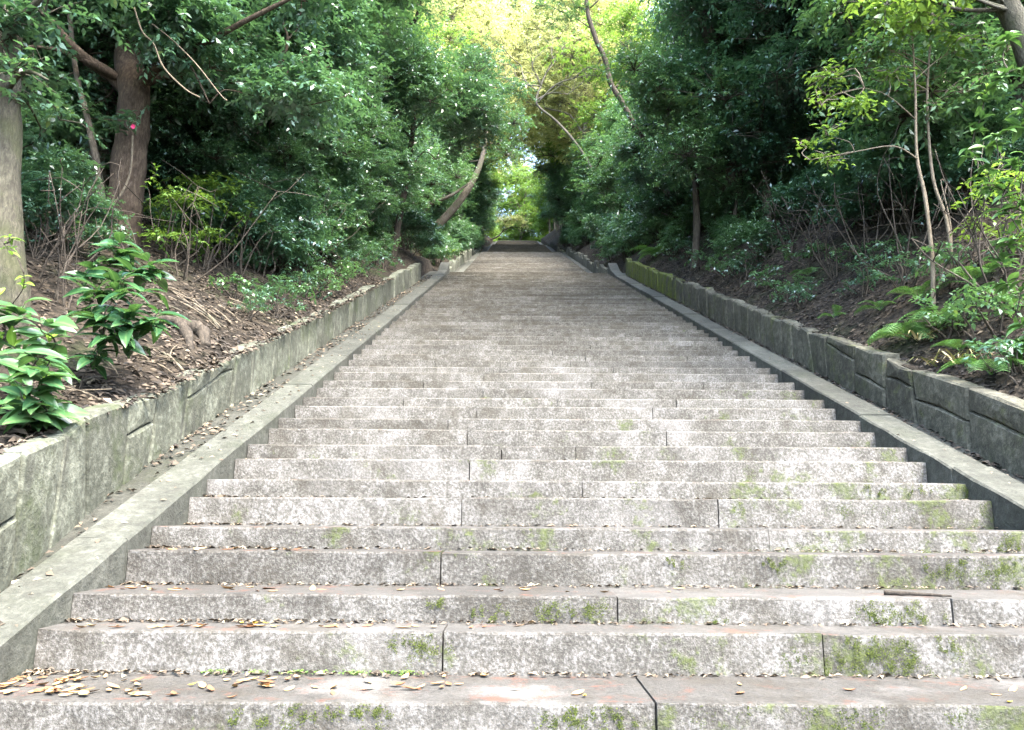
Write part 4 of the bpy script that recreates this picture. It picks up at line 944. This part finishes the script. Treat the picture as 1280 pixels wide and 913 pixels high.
# exposed root and fallen branches on the soil
def on_ground(u, v, lift=0.0):
    h = hit(u, v); return Vector((h.x, h.y, ground(h.x, h.y) + lift))
w = [on_ground(190, 398, -.03), on_ground(205, 404, .03), on_ground(222, 411, .05), on_ground(234, 425, .03), on_ground(238, 436, -.04)]; b = w[0].copy()
rt = Bag().add(tube([p - b for p in smooth_path(w, 5)], [.035, .05, .055, .05, .035, .02], 9, wob=.10) if False else tube([p - b for p in smooth_path(w, 5)], [.03 + .03*math.sin(3.0*i/20 + .2) for i in range(21)], 9, wob=.16)).obj('exposed_root', MAT['bark_dark'], None, loc=b)
tag(rt, 'gnarled brown root lying bare on the mossy soil', 'root')
w = [on_ground(226, 410, .02), on_ground(242, 416, .05), on_ground(253, 424, .05), on_ground(256, 432, -.02)]; b = w[0].copy()
rt = Bag().add(tube([p - b for p in smooth_path(w, 5)], [.05 + .02*math.sin(3.0*i/15 + .2) for i in range(16)], 9, wob=.16)).obj('exposed_root', MAT['bark_dark'], None, loc=b)
tag(rt, 'short thick root stub beside the gnarled root', 'root')
rng = np.random.default_rng(90)
for i in range(24):
    u, v = (rng.uniform(195, 320), rng.uniform(362, 400)) if i < 14 else (rng.uniform(100, 230), rng.uniform(420, 510))
    a = on_ground(u, v, .02); ang = rng.normal(0.1, .5); l = rng.uniform(.25, .8)
    e = Vector((a.x + math.cos(ang)*l, a.y + math.sin(ang)*l*.6, 0)); 
    if e.x > -3.0: e.x = -3.05
    e.z = ground(e.x, e.y) + .025; m_ = a.lerp(e, .5) + Vector((0, 0, .02)) + Vector((0, rng.normal(0, .03), 0))
    pts = [p - a for p in smooth_path([a, m_, e], 4)]
    bag = Bag().add(tube(pts, [.012*(1 - .6*j/8)*rng.uniform(.6, 1.3) for j in range(9)], 5))
    for k in range(2):
        s_ = pts[int(rng.integers(2, 7))]; bag.add(tube([s_, s_ + Vector((rng.normal(0, .1), rng.normal(0, .1), .02))], [.006, .003], 4))
    o = bag.obj('fallen_branch', MAT['twig'] if i % 3 else MAT['bark_grey'], None, loc=a)
    tag(o, 'thin fallen branch lying among the dead leaves behind the pale wall', 'branch', 'fallen branches on the soil')
a = on_step(1105, 744, 1); e = on_step(1190, 748, 1); a.z += .012; e.z += .010
o = Bag().add(tube([p - a for p in smooth_path([a, a.lerp(e, .4) + Vector((0, .01, 0)), e], 4)], [.012, .013, .011, .012, .010, .009, .008, .006, .004], 6)).obj('fallen_twig', MAT['bark_dark'], None, loc=a); tag(o, 'dark brown stick lying on a step beside a short granite block', 'stick')

# ------------------------------------------------------------------ fallen leaves
def flat_leaves(pts, nrm, rng, L0, L1, wr=.45, lift=.006):
    n = len(pts); pts = np.asarray(pts, float); nrm = np.asarray(nrm, float)
    az = rng.uniform(0, 6.283, n); d = np.stack([np.cos(az), np.sin(az), rng.normal(0, .18, n)], 1)
    d = d - nrm*(d*nrm).sum(1, keepdims=True)*.8
    up = unit(nrm + rng.normal(0, .30, (n, 3))); ln = rng.uniform(L0, L1, n)
    return leaves(pts + nrm*lift*rng.uniform(.6, 2.4, n)[:, None], d, up, ln, ln*wr*rng.uniform(.7, 1.2, n), fold=.5, bend=.12)
def litter(name, pts, nrm, seed, L0, L1, tc, ts=.22, label=None):
    rng = np.random.default_rng(seed); V, F_ = flat_leaves(pts, nrm, rng, L0, L1)
    t = np.clip(rng.normal(tc, ts, len(F_)), 0, 1)
    o = link(name, mesh(name, V, F_, MAT['litter'], t)); tag(o, label, 'leaf litter', kind='stuff')
rng = np.random.default_rng(95)
def bank_pts(n, xa, xb, ya, yb, pw=1.0):
    X = xa + (xb-xa)*rng.random(n)**pw; Yv = ya + (yb-ya)*rng.random(n)**1.3
    Z = np.array([ground(x, y) if (x < -2.79 or x > 3.79) else base(y) + wall_top(y, -1 if x < 0 else 1) - .008 for x, y in zip(X, Yv)])
    e = .1; nx = np.array([np.clip((ground(x-e, y)-ground(x+e, y))/(2*e), -1, 1) for x, y in zip(X, Yv)]); ny = np.array([(ground(x, y-e)-ground(x, y+e))/(2*e) for x, y in zip(X, Yv)])
    return np.stack([X, Yv, Z], 1), unit(np.stack([nx, ny, np.ones(n)], 1))
p_, n_ = bank_pts(18000, -2.60, -8.5, 1.5, 16, 1.6); litter('leaf_litter', p_, n_, 1, .035, .085, .36, .22, 'brown dead leaves covering the soil behind the pale wall')
p_, n_ = bank_pts(15000, 3.72, 9.5, 4, 20, 1.4); litter('leaf_litter', p_, n_, 2, .035, .08, .22, .20, 'dark dead leaves covering the steep bank above the dark wall')
def gut(n, xa, xb, off, seed, label, tc, clump):
    rng2 = np.random.default_rng(seed); pts = []
    cy = np.cumsum(rng2.exponential(.9, 60)) - 3
    while len(pts) < n:
        y = cy[rng2.integers(len(cy))] + rng2.normal(0, .28) if rng2.random() < clump else rng2.uniform(-3, 24)
        if not -4 < y < 23: continue
        a, b = xa(y), xb(y); t = rng2.random()**1.6; pts.append((a + (b-a)*t, y, base(y) + off + rng2.random()*.012))
    litter('gutter_leaves', pts, np.tile(unit(np.array([0, -M, 1.])), (len(pts), 1)), seed, .03, .075, tc, .22, label)
gut(1900, lambda y: wall_x(y) + .01, lambda y: XL - .24, .034, 3, 'dead leaves caught in the gutter below the pale wall', .60, .7)
gut(2400, lambda y: XW - .01, lambda y: XR + .28, .006, 4, 'dark dead leaves filling the gutter below the dark wall', .28, .4)
pts = [(rng.uniform(XL - .29, XL - .02), y, base(y) + .064) for y in rng.uniform(1, 22, 260)]
litter('kerb_leaves', pts, np.tile(unit(np.array([0, -M, 1.])), (len(pts), 1)), 5, .02, .06, .75, .2, 'pale scraps of dead leaf on the kerb below the pale wall')
pts = [(rng.uniform(XR + .02, XR + .29), y, base(y) + .064) for y in rng.uniform(1, 22, 160)]
litter('kerb_leaves', pts, np.tile(unit(np.array([0, -M, 1.])), (len(pts), 1)), 6, .015, .045, .6, .25, 'pale scraps of dead leaf on the kerb below the dark wall')
# scraps along the foot of every riser, thickest towards the pale wall
pts = []
for k in range(-3, 26):
    y1 = step(k+1)[0]; z = step(k)[1]; n = int((420 if k < 4 else 260)*math.exp(-max(0, k)/9)) + 25
    for i in range(n):
        x = XL + .01 + (XR-XL-.02)*(rng.random()**(1.9 if rng.random() < .65 else 1.0))
        pts.append((x, y1 - .006 - abs(rng.normal(0, .022)), z + .002))
litter('step_scraps', pts, np.tile(np.array([0, 0, 1.]), (len(pts), 1)), 7, .012, .050, .68, .22, 'small leaf scraps gathered along the foot of the risers')
# single leaves lying on the near treads
CURL = []
for i in range(5):
    r_ = np.random.default_rng(i); V = []; Fs = []; w_ = r_.uniform(.36, .5); c1 = r_.uniform(.1, .5); c2 = r_.uniform(-.3, .3)
    for j in range(6):
        t = j/5; hw = w_*.5*math.sin(math.pi*(.04 + .92*t)); z = c1*(t-.5)**2*1.4
        V += [(-hw, t - .5, z + hw*c1*1.1 + c2*hw*.4 + .03), (0, t - .5, z + .02), (hw, t - .5, z + hw*c1*1.1 - c2*hw*.4 + .03)]
    for j in range(5): Fs += [(j*3, j*3+1, j*3+4, j*3+3), (j*3+1, j*3+2, j*3+5, j*3+4)]
    CURL.append((V, Fs))
LM = {'tan': plain('tan_dead_leaf', (.24, .14, .055), (.34, .225, .10), .7, 4), 'yellow': plain('yellow_dead_leaf', (.42, .26, .02), (.52, .36, .04), .6, 4), 'brown': plain('brown_dead_leaf', (.10, .048, .022), (.19, .092, .042), .7, 4), 'green': plain('greenish_dead_leaf', (.22, .26, .06), (.34, .36, .10), .6, 4)}
CM = {c: [pymesh('fallen_leaf', V, Fs, LM[c], True) for (V, Fs) in CURL] for c in LM}
spots = []
for i in range(46): spots.append((rng.uniform(0, 120), rng.uniform(846, 872), -1))
for i in range(34): spots.append((rng.uniform(130, 380), rng.uniform(846, 874), -1))
for i in range(16): spots.append((rng.uniform(380, 620), rng.uniform(846, 870), -1))
for i in range(8): spots.append((rng.uniform(640, 1270), rng.uniform(850, 876), -1))
for i in range(26): spots.append((rng.uniform(90, 470), rng.uniform(783.5, 786), 0))
for i in range(6): spots.append((rng.uniform(480, 900), rng.uniform(783.5, 787), 0))
for i in range(26): spots.append((rng.uniform(130, 420), rng.uniform(735.5, 741), 1))
for i in range(10): spots.append((rng.uniform(480, 860), rng.uniform(736.5, 742), 1))
for i in range(14): spots.append((rng.uniform(172, 400), rng.uniform(687.3, 690), 2))
for i, (u, v, k) in enumerate(spots):
    q = on_step(u, v, k); ya, yb = step(k)[0], step(k+1)[0]
    q.y = min(max(q.y, ya + .02), yb - .03); q.z = step(k)[1] + .003
    q.x = max(q.x, XL + .03)
    c = ['tan', 'tan', 'tan', 'brown', 'yellow' if i % 3 == 0 else 'tan', 'green' if i % 4 == 0 else 'brown'][i % 6]
    o = link('fallen_leaf', CM[c][i % 5], None, q); s = rng.uniform(.038, .078); o.scale = (s, s, s); o.rotation_euler = (rng.normal(0, .12), rng.normal(0, .12), rng.uniform(0, 6.28))
    tag(o, '%s fallen leaf lying on the lowest granite steps' % {'tan': 'curled tan', 'yellow': 'bright yellow', 'brown': 'dark brown', 'green': 'greenish'}[c], 'leaf', '%s leaves fallen on the steps' % c)
for (u, v, kk) in ((318, 780.5, 0), (302, 780.5, 0), (332, 780.8, 0), (731, 872, -1), (1262, 880, -1), (240, 858, -1)):
    q = on_step(u, v, kk); q.y = min(q.y, step(kk+1)[0] - .02); q.z = step(kk)[1] + .004
    o = link('fallen_leaf', CM['yellow'][1], None, q); o.scale = (.035,)*3; o.rotation_euler = (.1, .1, rng.uniform(0, 6)); tag(o, 'bright yellow fallen leaf lying on the lowest granite steps', 'leaf', 'yellow leaves fallen on the steps')
# moss cushions on the risers
MAT['moss'] = plain('moss', [(0, (.016, .022, .006)), (.5, (.038, .050, .008)), (1, (.080, .100, .012))], None, .95, tint=True)
def moss():
    rng = np.random.default_rng(66); V = []; T_ = []; NR = []
    spots = [(820, 636, 4, 1), (848, 638, 4, 1.2), (930, 636, 4, 1), (948, 638, 4, 1.2), (1060, 640, 4, 1.3), (1085, 638, 4, 1.4), (1120, 640, 4, 1), (1185, 640, 4, 1.3), (1210, 636, 4, 1.6), (1232, 642, 4, 1.2),
             (1180, 712, 2, 1.5), (1205, 714, 2, 1.4), (1240, 716, 2, 1.6), (1265, 712, 2, 1.2), (960, 708, 2, .8), (842, 706, 2, .6), (1268, 678, 3, 1.4), (1255, 684, 3, 1.0), (740, 668, 3, .6),
             (520, 805, 0, 1.3), (535, 812, 0, 1.0), (965, 832, 0, 1.2), (1080, 805, 0, 1.3), (1100, 818, 0, 1.6), (1118, 812, 0, 1.5), (1110, 832, 0, 1.5), (1135, 826, 0, 1.1), (905, 800, 0, .9), (1190, 810, 0, 1.0), (1050, 834, 0, 1.1), (860, 822, 0, .8), (985, 820, 0, .8),
             (545, 756, 1, .9), (610, 760, 1, 1), (680, 766, 1, 1), (712, 768, 1, 1.2), (745, 764, 1, 1.0), (1085, 766, 1, 1.2), (1110, 772, 1, 1.4), (1140, 778, 1, 1.3), (1150, 766, 1, 1), (900, 778, 1, .6),
             (325, 898, -1, .9), (375, 894, -1, 1.2), (440, 892, -1, .8), (470, 892, -1, 1), (710, 896, -1, 1.2), (740, 898, -1, 1.1), (780, 900, -1, .9), (880, 896, -1, 1), (915, 898, -1, 1.2), (1055, 906, -1, 1.6), (1080, 900, -1, 1.1), (1210, 902, -1, 1),
             (1075, 584, 6, .9), (1128, 587, 6, 1.1), (1145, 587, 6, 1.2), (1100, 585, 6, .7), (815, 547, 8, 1.0), (825, 547, 8, .9), (765, 548, 8, .8), (1100, 612, 5, .8), (1150, 615, 5, .7), (1205, 612, 5, .9), (885, 588, 6, .6), (945, 586, 6, .6)]
    for (u, v, k, sz) in spots:
        y0, z0 = step(k); d = ray(u, v); c = d*(y0/d.y); zb = step(k-1)[1]
        lobes = [(c.x + rng.normal(0, .045*sz), c.z + rng.normal(0, .024*sz), rng.uniform(.4, 1.0)) for _ in range(int(4 + 4*sz))]
        for i in range(int(330*sz)):
            lx, lz, lw = lobes[int(rng.integers(len(lobes)))]
            x, z = lx + rng.normal(0, .012*lw*sz), lz + rng.normal(0, .017*lw*sz)
            if not zb + .003 < z < z0 - .006: continue
            V.append((x, y0 - rng.uniform(.0, .004), z)); T_.append(min(1, max(0, .25 + .35*lw + rng.normal(0, .20)))); NR.append((rng.normal(0, .35), -1, rng.normal(.1, .35)))
    n = len(V); nr = unit(np.array(NR)); dd = unit(np.cross(nr, rng.normal(size=(n, 3))))
    ln = rng.uniform(.003, .008, n); Vv, F_ = leaves(np.array(V) - dd*(ln*.5)[:, None], dd, nr, ln, ln*.75, .3, .1)
    o = link('moss', mesh('moss', Vv, F_, MAT['moss'], T_)); tag(o, 'green moss cushions growing on the granite risers', 'moss', kind='stuff')
moss()
# weeds rooted at the foot of a riser
pts = []
for i in range(330):
    t = rng.random(); u = [270, 325, 370, 400, 440, 470, 500, 515][int(rng.integers(8))] + rng.normal(0, 9); q = on_step(u, 842, -1)
    pts.append((q.x, step(0)[0] - .004 - abs(rng.normal(0, .008)), step(-1)[1] + rng.random()*.012))
V, F_ = flat_leaves(pts, np.tile(np.array([0, -.3, .95]), (len(pts), 1)), rng, .007, .018, .6, .004)
o = link('weeds', mesh('weeds', V, F_, MAT['leaf_light'], rng.random(len(F_))*.5 + .4)); tag(o, 'bright green weeds sprouting along the foot of a riser', 'weeds', kind='stuff')
